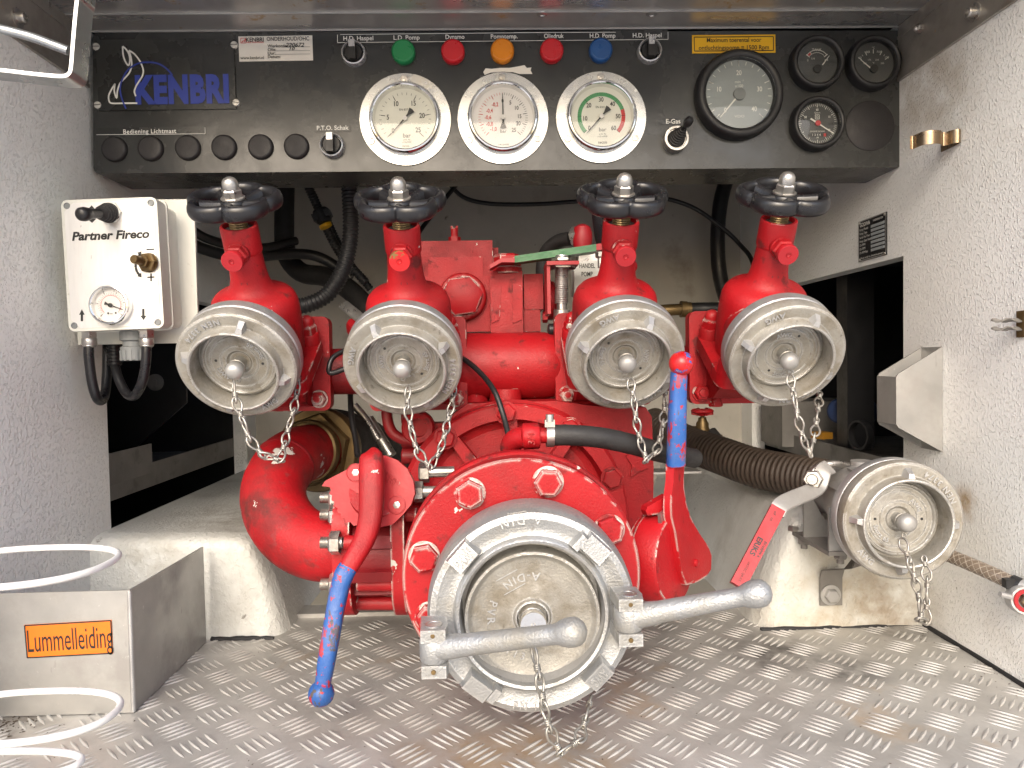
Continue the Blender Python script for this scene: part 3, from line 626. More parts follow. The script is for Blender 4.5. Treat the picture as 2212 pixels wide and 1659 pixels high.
def hours(F, t, d, z, R):
    b = B(); ticks(b, F, R*.84, R*.95, 0, 360, 60, .0005, z); ticks(b, F, R*.78, R*.95, 0, 360, 12, .0009, z); obj('scale_mark', b, MT['print_white'], d)
    nums(F, d, [('60', 90), ('10', 28), ('20', -30), ('30', -90), ('50', 152)], R*.66, .0046, 'print_white', z)
    txt(F, d, 'Quarz', 0, R*.52, .0034, 'print_white', z); txt(F, d, 'VDO', 0, R*.14, .0030, 'print_white', z); txt(F, d, 'ENGINE HOURS', 0, -R*.38, .0030, 'print_white', z)
    b = B(); ribbon2(b, F, [(-.003, .0065), (.003, .0065), (.003, .0125), (-.003, .0125), (-.003, .0065)], .0007, z); ticks(b, F @ T((0, .0095, 0)), .0009, .0021, 0, 315, 7, .0006, z); obj('emblem', b, MT['print_white'], d)
    b = B(); b.box(F @ T((0, -R*.56, z)), R*.95, .0046, .0006); w = obj('counter_window', b, MT['black'], d)
    b = B(); put_text(b, F @ T((-.0022, -R*.56, z+.0008)), '1 3 4 4', .0046); b.bm.verts.ensure_lookup_table(); obj('counter_digits', b, MT['print_white'], d)
    b = B(); b.box(F @ T((.0105, -R*.56, z+.0004)), .0034, .0044, .0008); obj('tenths_digit', b, MT['print_red'], d)
    b = B(); b.prism(F @ Rz(-33) @ T((0, 0, z+.001)), [(0, -.0009), (R*.92, -.0006), (R*.92, .0006), (0, .0009)], .0006); b.prism(F @ Rz(147) @ T((0, 0, z+.001)), [(0, -.0012), (R*.42, -.0012), (R*.42, .0012), (0, .0012)], .0006); obj('needle', b, MT['print_white'], d)
    b = B(); b.lathe(F, [(.0042, z+.001), (.0040, z+.003), (0, z+.0034)], 8); obj('hub', b, MT['lampred'], d)
def ribbon2(b, F, pts, w, z):
    for p, q in zip(pts, pts[1:]):
        p, q = V((*p, z)), V((*q, z)); t = (q-p).normalized(); n = V((-t.y, t.x, 0))*w/2; b.add([p+n, p-n, q-n, q+n], [(0, 1, 2, 3)], F)
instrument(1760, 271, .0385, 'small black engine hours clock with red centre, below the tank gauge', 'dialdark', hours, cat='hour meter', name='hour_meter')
# yellow warning sign
ys = thing('warning_sign', 'yellow sign with black border reading Maximum toerental voor ontluchtingspomp = 1500 Rpm', 'sign', pp(1584, 116)); p0, p1 = pp(1494.5, 76.5), pp(1674.5, 114.5); c = (p0+p1)/2; F = face_cam(V((c.x, PY, c.z))) @ Rz(.1); w, h = p1.x-p0.x, p0.z-p1.z
b = B(); b.box(F @ T((0, 0, .0006)), w, h, .0012, .0003, 1); pl_ = obj('plate', b, MT['yellow'], ys)
b = B(); bw, bh = w/2-.0030, h/2-.0030; ribbon2(b, F, [(-bw, -bh), (bw, -bh), (bw, bh), (-bw, bh), (-bw, -bh)], .0013, .0015); obj('border', b, MT['print_black'], pl_)
txt(F, pl_, 'Maximum toerental voor', 0, .0052, .0090, 'print_black', .0015, bold=.012, width=118*S_); txt(F, pl_, 'ontluchtingspomp = 1500 Rpm', 0, -.0056, .0090, 'print_black', .0015, bold=.012, width=152*S_)
# E-Gas joystick
js = thing('toggle_lever', 'small black joystick in a steel ring below the E-Gas label', 'toggle lever', pp(1457, 304)); F = fc(1457, 304)
b = B(); b.lathe(F, [(.0182, 0), (.0182, .012), (.0172, .0135), (.0142, .0135), (.0138, .010), (0, .010)], 40); obj('ring', b, MT['steel'], js)
tip = pp(1487, 263, .050); base = F @ V((0, 0, .010)); dv = (tip-base)
b = B(); n = 7; M_ = fr(base, dv, (1, 0, 0)); h = .026; pr = [(.0128, 0)]
for i in range(n): pr += [(.0125-.0012*i, h*(i+.1)/n), (.0125-.0012*i, h*(i+.5)/n), (.0108-.0012*i, h*(i+.7)/n), (.0108-.0012*i, h*(i+.9)/n)]
pr += [(.0042, h), (0, h)]; b.lathe(M_, pr, 28); obj('rubber_boot', b, MT['rubber'], js)
b = B(); b.cyl(base+dv*.4, base+dv*.9, .0032, .0026); b.lathe(fr(base+dv*.74, dv), [(.0028, 0), (.005, .003), (.0062, .010), (.0056, .016), (.003, .019), (0, .0195)], 20); obj('stick', b, MT['black'], js)
# ================= delivery valves, caps, chains =================
VO = [aty(u, v, .905-.0785)-V((0, -.5, .866))*.157 for u, v in ((505, 437), (863, 437), (1346, 428), (1693, 425))]
def shift_roll(p):                                   # undo the slight tilt of the photo for hand-measured heights
    return p
VM = [T(o) @ Rx(30) for o in VO]
VL = ['leftmost red delivery valve with black handwheel, beside the cream control box', 'second red delivery valve from the left, its drain knob worn to bare brass', 'third red delivery valve from the left, beside the upright blue lever', 'rightmost red delivery valve with black handwheel, beside the right wall']
val = thing('delivery_valve', VL[0], 'valve', VM[0], 'red delivery valves'); LZ = dict(local=True)
b = B()
b.lathe(I4, [(.0470, -.046), (.0500, -.030), (.0520, .000), (.0520, .024), (.0512, .032), (.0488, .0392), (.0445, .0442), (.0385, .0472), (.0325, .0492), (.0275, .0525), (.0240, .0580), (.0220, .066), (.0207, .078), (.0195, .100)], 56)
b.lathe(fr((0, 0, 0), (0, -1, 0)), [(.030, -.02), (.0500, .0), (.0490, .040), (.0500, .060)], 48)
obj('body', b, MT['red'], val, 50, **LZ)
b = B(); b.lathe(I4, [(.0180, .096), (.0207, .0985), (.0212, .101), (.0212, .1290), (.0205, .1306), (.0178, .1306), (.0172, .126), (.0172, .120)], 48); obj('collar', b, MT['red'], val, 40, **LZ)
b = B(); b.lathe(I4, [(.0174, .1255), (.0140, .1265), (.0120, .128), (0, .128)], 40); obj('packing', b, MT['rubber'], val, **LZ)
b = B(); pr = [(.0105, .126)]
for i in range(8): pr += [(.0105, .1285+i*.0026), (.0095, .1298+i*.0026)]
b.lathe(I4, pr+[(.009, .152)], 28); obj('spindle', b, MT['brass'], val, **LZ)
# flange under the body, studs with cap nuts
def rsq(h, r, n=5, hy=None):
    hy = hy or h; o = []
    for cx, cy, a in ((h-r, hy-r, 0), (-h+r, hy-r, 90), (-h+r, -hy+r, 180), (h-r, -hy+r, 270)):
        o += [(cx+r*math.cos(math.radians(a+90*k/n)), cy+r*math.sin(math.radians(a+90*k/n))) for k in range(n+1)]
    return o
b = B(); b.prism(T((0, 0, -.066)), rsq(.0600, .016), .018, .0025); obj('base_flange', b, MT['redchip'], val, **LZ)
for x in (-.0455, .0455):
    for y in (-.0455, .0455):
        b = B(); b.lathe(T((x, y, -.050)), [(.0135, 0), (.0135, .016), (.0125, .0175), (0, .0175)], 24); bs_ = obj('boss', b, MT['red'], val, **LZ)
        b = B(); b.hexn(T((x, y, -.0325)), .0118, .012); b.lathe(T((x, y, -.0205)), [(.0098, -.001), (.0095, .004), (.0078, .0085), (.0045, .0110), (0, .0118)], 20); obj('cap_nut', b, MT['redchip'], val, **LZ)
# handwheel
def wheel(b, R, lobes, depth, rx, rz, z, ph=0):
    n = 120; seg = 14; vs = []; fs = []
    for i in range(n):
        a = 2*math.pi*i/n; q = abs(math.cos(lobes*a/2)); r = R*(1+depth*(q**.7-.75)); d = V((math.cos(a+ph), math.sin(a+ph), 0))
        for k in range(seg):
            t = 2*math.pi*k/seg; vs.append(d*(r+rx*math.cos(t))+V((0, 0, z+rz*math.sin(t))))
    for i in range(n):
        j = (i+1) % n
        for k in range(seg): q = (k+1) % seg; fs.append((i*seg+k, i*seg+q, j*seg+q, j*seg+k))
    b.add(vs, fs)
    for k in range(lobes):
        a = ph+2*math.pi*(k+.5)/lobes; d = V((math.cos(a), math.sin(a), 0)); t = V((-d.y, d.x, 0)); rr = R*(1-.75*depth)
        P = lambda s, w, h: d*s+t*w+V((0, 0, z+h))
        pts = [(.008, .0070, -.001), (.022, .0052, .0006), (rr-.003, .0070, .003)]
        vs = []
        for s, w, h in pts: vs += [P(s, -w, h-.008), P(s, w, h-.008), P(s, w*.8, h+.001), P(s, w*.25, h+.0034), P(s, -w*.25, h+.0034), P(s, -w*.8, h+.001)]
        b.add(vs, [(m*6+q, m*6+(q+1) % 6, m*6+6+(q+1) % 6, m*6+6+q) for m in range(2) for q in range(6)])
    b.lathe(T((0, 0, z)), [(.009, -.010), (.0135, -.009), (.0155, -.002), (.0145, .003), (.011, .0042), (0, .0042)], 32)
b = B(); wheel(b, .0458, 5, .20, .0058, .0092, .157, math.radians(90)); hw = obj('handwheel', b, MT['blackgloss'], val, 70, **LZ)
b = B(); b.lathe(T((0, 0, .1612)), [(.0132, 0), (.0132, .0014), (.0125, .0018), (0, .0018)], 28); b.hexn(T((0, 0, .163)), .0112, .0095); b.lathe(T((0, 0, .1715)), [(.0090, 0), (.0090, .005), (.0083, .009), (.0062, .0122), (.003, .0138), (0, .0141)], 24)
obj('cap_nut', b, MT['steel'], hw, 40, **LZ)
# drain knob and weep hole
b = B(); G = fr((0, -.0155, .1035), (0, -1, .0)); b.lathe(G, [(.0128, -.002), (.0128, .007), (.012, .008), (0, .008)], 28); b.hexn(G @ T((0, 0, .008)), .0128, .009); b.lathe(G @ T((0, 0, .016)), [(.0085, 0), (.0085, .008)], 20); dk = obj('drain_fitting', b, MT['red'], val, **LZ)
b = B(); b.lathe(G, [(.0095, .0225), (.0116, .0235), (.0120, .025), (.0120, .0285), (.0114, .0295), (.0034, .0295), (.0032, .0285), (.0022, .0285), (.0018, .0292), (0, .0280)], 40); obj('drain_knob', b, MT['redplain'], dk, 40, **LZ)
b = B(); b.lathe(fr((0, -.0212, .0665), (0, -1, .12)), [(.0040, -.002), (.0040, .0004), (.0034, .0006), (.0030, -.001), (0, -.001)], 16); obj('weep_hole', b, MT['black'], val, **LZ)
# silver coupling at the outlet
b = B(); b.lathe(fr((0, 0, 0), (0, -1, 0)), [(.049, .050), (.058, .054), (.0635, .060), (.0662, .0640), (.0670, .067), (.0670, .0785), (.0660, .0800), (.0648, .0804), (.0648, .083)], 80); obj('coupling', b, MT['alu'], val, 30, **LZ)
for i in (1, 2, 3): v_ = dup(val, VM[i], VL[i])
for q in S.objects:
    if q.name.startswith('drain_knob') and q.parent and q.parent.parent.get('label') == VL[1]: q.data = q.data.copy(); q.data.materials[0] = mat('brass_worn_red_paint', (.30, .19, .075), .45, .6, .2, 30, .2, 300, [((.50, .012, .015), 55, .42, .44, 1, .45, 0)]); q['label'] = 'drain knob with red paint worn off to brass'
# ---- coupling caps ----
CG = 'silver blank caps on the couplings'
def make_cap(name, label, m):
    t = thing(name, label, 'coupling cap', m, CG)
    b = B(); b.lathe(I4, [(.0660, .0772), (.0692, .0782), (.0697, .080), (.0697, .0915), (.0688, .0945), (.0665, .0960), (.0630, .0962), (.0560, .0945), (.0535, .0945), (.0528, .0962), (.0522, .1068), (.0515, .1088), (.0500, .1095), (.0486, .1088), (.0480, .1060), (.0474, .0890), (.0468, .0780)], 88); obj('ring', b, MT['aludirty'], t, 28, **LZ)
    b = B(); put_text(b, T((0, 0, .0958)), 'NEN 3374', .0095, ext=.0012, bold=.02, arc=.0600, a0=-43, inward=True, sp=1.25); obj('lettering', b, MT['alu'], t, 0, **LZ); b = B()
    put_text(b, T((0, 0, .0958)), 'AWG', .0095, ext=.0012, bold=.02, arc=.0600, a0=137, inward=True); obj('lettering', b, MT['alu'], t, 0, **LZ)
    for k in range(4):
        a = math.radians(90*k); b = B(); G = Rz(90*k)
        vs = [G @ V(p) for p in ((.050, -.0065, .094), (.050, .0065, .094), (.0635, .0035, .0945), (.0635, -.0035, .0945), (.0505, -.0040, .1080), (.0505, .0040, .1080), (.0575, .0028, .1060), (.0575, -.0028, .1060))]
        n, f = b.add(vs, [(0, 1, 2, 3), (4, 7, 6, 5), (0, 4, 5, 1), (1, 5, 6, 2), (2, 6, 7, 3), (3, 7, 4, 0)]); b._bev(n, f, .0012, 2); obj('lug', b, MT['alu'], t, 40, **LZ)
    b = B(); b.lathe(I4, [(.0468, 0.0780), (.0468, 0.0815), (.0440, 0.0820), (.0438, 0.0845), (.0428, 0.0860), (.0410, 0.0864), (.0400, 0.0855), (.0392, 0.0835), (.0345, 0.0835), (.0340, 0.0843), (.0330, 0.0843), (.0325, 0.0835), (.0225, 0.0835), (.0220, 0.0842), (.0212, 0.0842), (.0207, 0.0835), (.0150, 0.0835), (.0140, 0.0820), (.0118, 0.0805), (0, .0805)], 72); d = obj('disc', b, MT['aludirty'], t, 30, **LZ)
    b = B(); put_text(b, T((0, 0, .0836)), 'AWG', .0076, ext=.0011, bold=.02, arc=.0260, a0=90); obj('lettering', b, MT['alu'], d, 0, **LZ); b = B(); put_text(b, T((0, 0, .0836)), 'Storz 65', .0076, ext=.0011, bold=.02, arc=.0282, a0=-90, inward=True); obj('lettering', b, MT['alu'], d, 0, **LZ)
    for x, y in ((.0175, .0205), (-.0175, -.0205)):
        b = B(); b.lathe(T((x, y, .0837)), [(.0017, -.002), (.0016, .0002), (0, .0002)], 10); obj('vent_hole', b, MT['black'], d, **LZ)
    b = B(); b.lathe(I4, [(.0075, .0800), (.0072, .0950), (.0088, .0965), (.0102, .0990), (.0108, .1025), (.0102, .1062), (.0085, .1092), (.0055, .1112), (0, .1120)], 32)
    obj('knob', b, MT['alusheet'], t, 50, **LZ)
    b = B(); b.tube([V((.0090*math.cos(math.radians(a)), .0090*math.sin(math.radians(a)), .0945)) for a in range(-70, 251, 20)]+[V((-.0015, -.0115, .0955)), V((.0025, -.0150, .0975)), V((.001, -.0185, .0985)), V((-.0025, -.0170, .098)), V((-.0015, -.0135, .0968))], .0012, 8); obj('wire_hook', b, MT['link'], t, 60, **LZ)
    return t
def cap_m(o, a): return T(o) @ Matrix.Rotation(math.radians(120), 4, 'X') @ Rz(a)
A1 = lambda o, a: fr(o, (0, -math.cos(math.radians(30)), -.5), (1, 0, 0)) @ T((0, 0, .007)) @ Matrix.Scale(.965, 4) @ Rz(a)
CL = ['silver coupling cap with NEN 3374 upside down at its top, on the leftmost valve', 'silver coupling cap on the second valve, NEN 3374 reading up its right edge', 'silver coupling cap with rusty specks on the third valve, behind the blue lever', 'silver coupling cap on the rightmost valve, beside the dark side opening']
caps = []
for i, (r, dr) in enumerate(((163, 125), (28, 90), (-23, -90), (-22, 10))):
    m = A1(VO[i], r)
    if i == 0: c = make_cap('coupling_cap', CL[0], m)
    else: c = dup(caps[0], m, CL[i])
    for q in c.children:
        k = q.name.split('.')[0]
        if k == 'disc': q.rotation_euler = (0, 0, math.radians(dr-r))
        if k == 'wire_hook': q.rotation_euler = (0, 0, math.radians(-r))
    caps.append(c)
# ---- chains of knotted links ----
LINK = None
def link_mesh(sc=1.0):
    b = B(); L = .0146*sc; w = .0050*sc; r = .00132*sc
    pts = [(-L, 0), (-L*.8, w*.75), (-L*.35, w), (.0, w*.62), (L*.32, w*.22), (L*.55, w*.42), (L*.82, w*.5), (L, 0)]
    loop = [V((x, y, 0)) for x, y in pts]+[V((x, -y, 0)) for x, y in pts[-2:0:-1]]
    b.tube(spline(loop, 3, True), r, 7, True)
    for k in (-1, 0, 1):
        b.tube([V((L*.32+k*.0017*sc, .0019*sc*math.cos(t*math.pi/5), .0021*sc*math.sin(t*math.pi/5))) for t in range(10)], r*.95, 6, True)
    bmesh.ops.recalc_face_normals(b.bm, faces=b.bm.faces)
    me = bpy.data.meshes.new('link'); b.bm.to_mesh(me); b.bm.free()
    for p in me.polygons: p.use_smooth = True
    me.materials.append(MT['link']); return me
def chain(label, pts, sc=1.0):
    pts = spline(pts, 8); t = thing('cap_chain', label, 'chain', pts[0], 'zinc chains holding the caps'); me = link_mesh(sc)
    pitch = .0236*sc; d = 0; acc = [0]
    for a, c in zip(pts, pts[1:]): acc.append(acc[-1]+(c-a).length)
    n = max(2, round(acc[-1]/pitch)); st = acc[-1]/n
    def at(s):
        s = max(0, min(acc[-1], s)); i = 0
        while i < len(acc)-2 and acc[i+1] < s: i += 1
        k = (s-acc[i])/max(1e-9, acc[i+1]-acc[i]); return pts[i].lerp(pts[i+1], k)
    for i in range(n):
        a, c = at(i*st), at((i+1)*st); tg = (c-a).normalized(); sgn = 1
        side = tg.cross(V((0, 1, 0))).normalized(); nrm = side.cross(tg)
        ang = (35 if i % 2 else -50)+rnd.uniform(-14, 14); y = (side*math.cos(math.radians(ang))+nrm*math.sin(math.radians(ang))); z = tg.cross(y)
        M_ = Matrix((tg, y, z)).transposed().to_4x4(); M_.translation = (a+c)/2-pts[0]
        o = bpy.data.objects.new('link', me); C.objects.link(o); o.parent = t; o.matrix_local = M_
    return t
def cpts(*p): return [aty(u, v, y) for u, v, y in p]
chain('short zinc chain under the leftmost cap, its loop against the red elbow pipe', cpts((504, 826, .812), (511, 872, .80), (530, 922, .80), (549, 968, .80), (585, 992, .803), (603, 998, .806), (613, 965, .82), (626, 915, .84), (640, 862, .86), (645, 806, .865)))
chain('short zinc chain hanging from the cap of the second valve', cpts((881, 838, .812), (880, 880, .80), (889, 930, .80), (905, 985, .80), (930, 1010, .803), (947, 985, .81), (963, 930, .83), (977, 868, .85), (984, 812, .865)))
chain('short zinc chain hanging from the cap of the third valve, left of the blue lever', cpts((1362, 822, .812), (1370, 870, .80), (1378, 930, .80), (1392, 985, .80), (1408, 1000, .803), (1418, 975, .81), (1430, 930, .83), (1436, 885, .85), (1437, 838, .865)))
chain('short zinc chain hanging from the rightmost valve cap in front of the dark opening', cpts((1706, 812, .812), (1718, 868, .80), (1726, 915, .80), (1738, 960, .80), (1748, 985, .803), (1758, 950, .81), (1764, 905, .83), (1771, 848, .865)))
# ================= the pump behind the valves =================
def px(n, y): return n*y/FPX
def ytube(b, pts, r, seg=14, n=6, closed=False):      # pts: (u, v, y)
    b.tube(spline(cpts(*pts), n, closed), r, seg, closed); return b
pump = thing('fire_pump', 'big red fire pump with round ribbed casing, gearbox and cross pipe behind the valves', 'pump', (.03, 1.0, .02))
# cross pipe and central barrel
b = B(); pL, pR = aty(690, 803, 1.03), aty(1505, 795, 1.03); zc = CAMZ-.012
b.cyl((pL.x, 1.03, pL.z), (pR.x, 1.03, pR.z), .0325, seg=40); obj('cross_pipe', b, MT['redshaded'], pump)
b = B(); c0 = aty(975, 792, 1.03); c1 = aty(1205, 789, 1.03); F = fr(c0, c1-c0)
h = (c1-c0).length; b.lathe(F, [(.0, 0), (.040, 0), (.046, .006), (.0475, .02), (.0475, h-.02), (.045, h-.006), (.036, h+.012), (.033, h+.03)], 48)
b.cyl(aty(1027, 840, 1.03), aty(1027, 905, 1.0), .017, .019, 24); b.cyl(aty(1092, 840, 1.0), aty(1092, 895, 1.0), .021, .024, 24); b.cyl(aty(1275, 830, 1.03), aty(1285, 900, 1.0), .035, .04, 28)
obj('barrel', b, MT['red'], pump, 50)
# plates that carry the valves
for i, o in enumerate(VO):
    b = B(); b.prism(fr((o.x, 1.008, o.z-.047), (0, -1, 0), (1, 0, 0)) @ T((0, 0, 0)), rsq(.0665, .010, 4, .064), .020, .0025); mp = obj('mounting_plate', b, MT['red'], pump)
    b = B(); b.prism(fr((o.x-.043, 0, 0), (1, 0, 0), (0, 1, 0)), [(y, CAMZ+z) for y, z in ((.9135, -.0315), (.998, .0165), (.998, -.058), (.958, -.054))], .086, .006, 2); obj('inlet_elbow', b, MT['red'], pump)
    for sx in (-1, 1):
        p = V((o.x+sx*.051, .988, o.z-.047-.048)); b = B(); G = face_cam(p); b.lathe(G, [(.0125, 0), (.0122, .0022), (0, .0022)], 28); b.hexn(G @ T((0, 0, .002)), .0108, .0085); b.lathe(G @ T((0, 0, .0095)), [(.0058, 0), (.0056, .005), (.0045, .0055), (0, .0055)], 18); obj('bolt', b, MT['redchip'], mp)
b = B(); p = aty(1546, 866, .99); b.hexn(fr(p, (0, 0, -1)), .010, .008); b.cyl(p, p+V((0, 0, .02)), .007); obj('plug', b, MT['red'], pump)
# gearbox
def ybox(b, u0, v0, u1, v1, y, d, bev=.003):
    p, q = aty(u0, v0, y), aty(u1, v1, y); b.bb((p.x, y, p.z), (q.x, y+d, q.z), bev, 2); return b
b = B(); ybox(b, 900, 521, 1066, 640, 1.15, .12, .004); ybox(b, 1052, 535, 1078, 620, 1.17, .08, .004); gb = obj('gearbox_cover', b, MT['red'], pump)
b = B(); ybox(b, 924, 556, 1044, 625, 1.1475, .004, .0015); obj('panel', b, MT['red'], gb)
b = B(); p = aty(982, 523, 1.19); b.cyl(p, p+V((0, 0, .022)), .0058); b.cyl(p, p+V((0, 0, .008)), .010, seg=6); b.bb(p+V((-.006, -.002, .018)), p+V((-.002, .002, .026))); b.bb(p+V((.002, -.002, .018)), p+V((.006, .002, .026))); obj('vent_plug', b, MT['red'], gb)
b = B(); ybox(b, 905, 598, 1060, 716, 1.10, .13, .008); obj('gearbox', b, MT['red'], pump)
b = B(); ybox(b, 1058, 586, 1131, 722, 1.075, .14, .006); gm = obj('gear_housing', b, MT['red'], pump)
b = B()
for u0, u1, d in ((1062, 1083, 1), (1108, 1128, -1)):
    ps = [(u0, 612), (u1, 618), (u1-4*d if d > 0 else u1, 690), (u0, 698)]
    q = [aty(u, v, 1.0735) for u, v in ps]; b.prism(fr((0, 1.0755, 0), (0, -1, 0), (1, 0, 0)), [(p.x, p.z) for p in q][::-1], .003, .0012, 1)
obj('housing_rib', b, MT['red'], gm)
b = B(); ybox(b, 1131, 592, 1174, 668, 1.085, .12, .004); ybox(b, 1131, 664, 1168, 716, 1.087, .12, .004); obj('end_cover', b, MT['red'], pump)
b = B(); b.cyl(aty(1175, 650, 1.12), aty(1200, 650, 1.12), .030, seg=32, bev=.004); obj('end_cap', b, MT['red'], pump)
b = B(); b.hexn(fr(aty(1172, 685, 1.10), (1, 0, 0)), .009, .008); obj('bolt', b, MT['red'], pump)
p = aty(1000, 642, 1.10); G = face_cam(p) @ Rz(8); b = B(); b.lathe(G, [(.036, 0), (.036, .010), (.034, .014), (.0315, .0155), (.029, .0155), (.028, .014), (0, .014)], 48); pg = obj('plug_boss', b, MT['redchip'], pump)
b = B(); b.hexn(G @ T((0, 0, .013)), .031, .016); obj('hex_plug', b, MT['redchip'], pg)
# lever with green paint on top of the gearbox, and its black grip
lv = thing('shift_lever', 'flat green painted lever with red ends and an upright black grip above the gearbox', 'lever', aty(1097, 575, 1.07))
b = B(); q = aty(1096, 592, 1.09); b.cyl(q, q+V((0, 0, .010)), .022, seg=28); b.hexn(fr(q+V((0, 0, .012)), (0, 0, 1)), .021, .017); obj('pivot_nut', b, MT['redchip'], lv)
def bar(b, pts, w, t):                                # flat bar along points, w deep in y, t high
    P_ = cpts(*pts); vs = []
    for i, p in enumerate(P_):
        vs += [p+V((0, -w/2, -t/2)), p+V((0, w/2, -t/2)), p+V((0, w/2, t/2)), p+V((0, -w/2, t/2))]
    n = len(P_); b.add(vs, [(i*4+k, i*4+(k+1) % 4, i*4+4+(k+1) % 4, i*4+4+k) for i in range(n-1) for k in range(4)]+[(0, 1, 2, 3), (n*4-4, n*4-3, n*4-2, n*4-1)]); return b
b = B(); bar(b, ((1058, 579, 1.05), (1083, 565, 1.05), (1111, 565, 1.05)), .030, .006); obj('red_end', b, MT['redplain'], lv); b = B(); bar(b, ((1284, 537, 1.03), (1312, 534, 1.03)), .026, .009); obj('red_end', b, MT['redplain'], lv)
b = B(); bar(b, ((1111, 563, 1.05), (1285, 538, 1.03)), .028, .0098); obj('bar', b, MT['green'], lv)
b = B(); b.lathe(fr(aty(1296, 527, 1.03), aty(1289, 445, 1.0)-aty(1296, 527, 1.03)), [(0, 0), (.0058, 0), (.0072, .012), (.0082, .045), (.006, .054), (0, .056)], 20); obj('grip', b, MT['blackgloss'], lv)
b = B(); q = aty(1297, 545, 1.02); b.hexn(fr(q, (0, 0, -1)), .0075, .008); b.cyl(q, q+V((0, 0, -.022)), .0042, seg=14); obj('nut', b, MT['steel'], lv)
# speed sensor in its bracket
ss = thing('speed_sensor', 'threaded silver sensor with a black elbow plug, held in a red angle bracket', 'sensor', aty(1213, 700, 1.02))
b = B(); ybox(b, 1181, 570, 1190, 678, 1.0, .05, .001); ybox(b, 1181, 564, 1251, 571, .995, .06, .001); obj('bracket', b, MT['redplain'], ss)
b = B(); top, bot = aty(1214, 552, 1.02), aty(1213, 655, 1.02); pr = [(0, 0)]; n = 26; L_ = (top-bot).length
for i in range(n): pr += [(.0098, L_*i/n), (.0092, L_*(i+.5)/n)]
b.lathe(fr(bot, top-bot), pr+[(.0092, L_), (0, L_)], 24); obj('barrel', b, MT['steel'], ss, 25)
b = B(); b.hexn(fr(aty(1214, 580, 1.02), (0, 0, 1)), .0205, .005); b.hexn(fr(aty(1214, 564, 1.02), (0, 0, 1)), .0145, .004); obj('lock_nut', b, MT['steel'], ss)
b = B(); q = aty(1213, 655, 1.02); b.cyl(q+V((0, 0, -.009)), q, .0070, seg=20); b.cyl(q+V((0, 0, -.020)), q+V((0, 0, -.009)), .0115, seg=20, bev=.001); obj('coupling_nut', b, MT['steel'], ss)
b = B(); b.cyl(q+V((0, 0, -.045)), q+V((0, 0, -.020)), .0110, seg=20, bev=.002); b.cyl(q+V((0, 0, -.037)), q+V((-.020, .0, -.037)), .0085, seg=18, bev=.002); obj('elbow_plug', b, MT['black'], ss)
# hand pump switch block
hp = thing('hand_pump_block', 'cream block lettered HANDEL POMP below a red ball and hose fitting', 'valve block', aty(1265, 640, 1.10))
b = B(); ybox(b, 1239, 565, 1299, 586, 1.10, .04, .0015); ybox(b, 1240, 587, 1299, 636, 1.10, .04, .0015); bl = obj('block', b, MT['cream'], hp)
b = B(); G = face_cam(aty(1268, 574.5, 1.0990)); put_text(b, G, 'HANDEL', .0098, bold=.012, width=px(34, 1.1)); obj('lettering', b, MT['print_black'], bl)
b = B(); G = face_cam(aty(1268, 592.5, 1.0990)); put_text(b, G, 'POMP', .0098, bold=.012, width=px(24, 1.1)); obj('lettering', b, MT['print_black'], bl)
b = B(); ybox(b, 1250, 548, 1292, 566, 1.105, .03, .002); b.hexn(fr(aty(1238, 513, 1.10), (.8, -.5, .1)), .016, .012); obj('fitting', b, MT['steel'], hp)
b = B(); q = aty(1258, 508, 1.09); b.lathe(fr(q+V((0, 0, -.020)), (0, 0, 1)), [(0, 0), (.013, 0), (.015, .01), (.015, .022), (.012, .032), (.005, .036), (0, .0365)], 24); obj('red_cap', b, MT['redplain'], hp)
b = B(); ytube(b, ((1234, 515, 1.11), (1205, 522, 1.13), (1180, 545, 1.15), (1172, 590, 1.16), (1185, 640, 1.17)), .011); obj('hose', b, MT['rubber'], hp)
kn = thing('lever_knob', 'small red ball knob on a thin rod, half hidden behind the third valve stem', 'knob', aty(1362, 576, 1.05))
obj('ball', B().sph(aty(1362, 576, 1.05), .010), MT['redplain'], kn, 60)
obj('rod', B().cyl(aty(1362, 576, 1.05), aty(1285, 600, 1.115), .0035, seg=12), MT['steel'], kn)
# ribbed round casing
CX, CZc, CY = .0300, aty(1110, 1120, .93).z, .93
CXp = aty(1110, 1120, .93).x
G = fr((CXp, CY, CZc), (0, -1, 0), (1, 0, 0))
b = B(); b.lathe(G, [(.02, -.030), (.100, -.030), (.124, -.022), (.1275, -.004), (.129, 0), (.1465, 0), (.149, -.0025), (.149, -.022), (.153, -.026)], 96); cv = obj('casing_cover', b, MT['red'], pump, 40)
b = B()
for k in range(10):
    a = 18+36*k; b.prism(G @ Rz(a) @ T((0, 0, -.0285)), [(.060, -.0085), (.130, -.0065), (.130, .0065), (.060, .0085)], .026, .004, 2)
obj('casing_rib', b, MT['red'], cv)
for k in range(10):
    a = 93+36*k; p = G @ V((.1375*math.cos(math.radians(a)), .1375*math.sin(math.radians(a)), 0)); b = B(); H = fr(p, (0, -1, 0), (1, 0, 0)); b.lathe(H, [(.0152, 0), (.0150, .0012), (0, .0012)], 24); b.hexn(H @ Rz(15), .0128, .0085); obj('bolt', b, MT['red'], cv)
b = B(); put_text(b, G, '60026', .0105, ext=.0012, bold=.01, arc=.134, a0=108); obj('lettering', b, MT['red'], cv, 0)
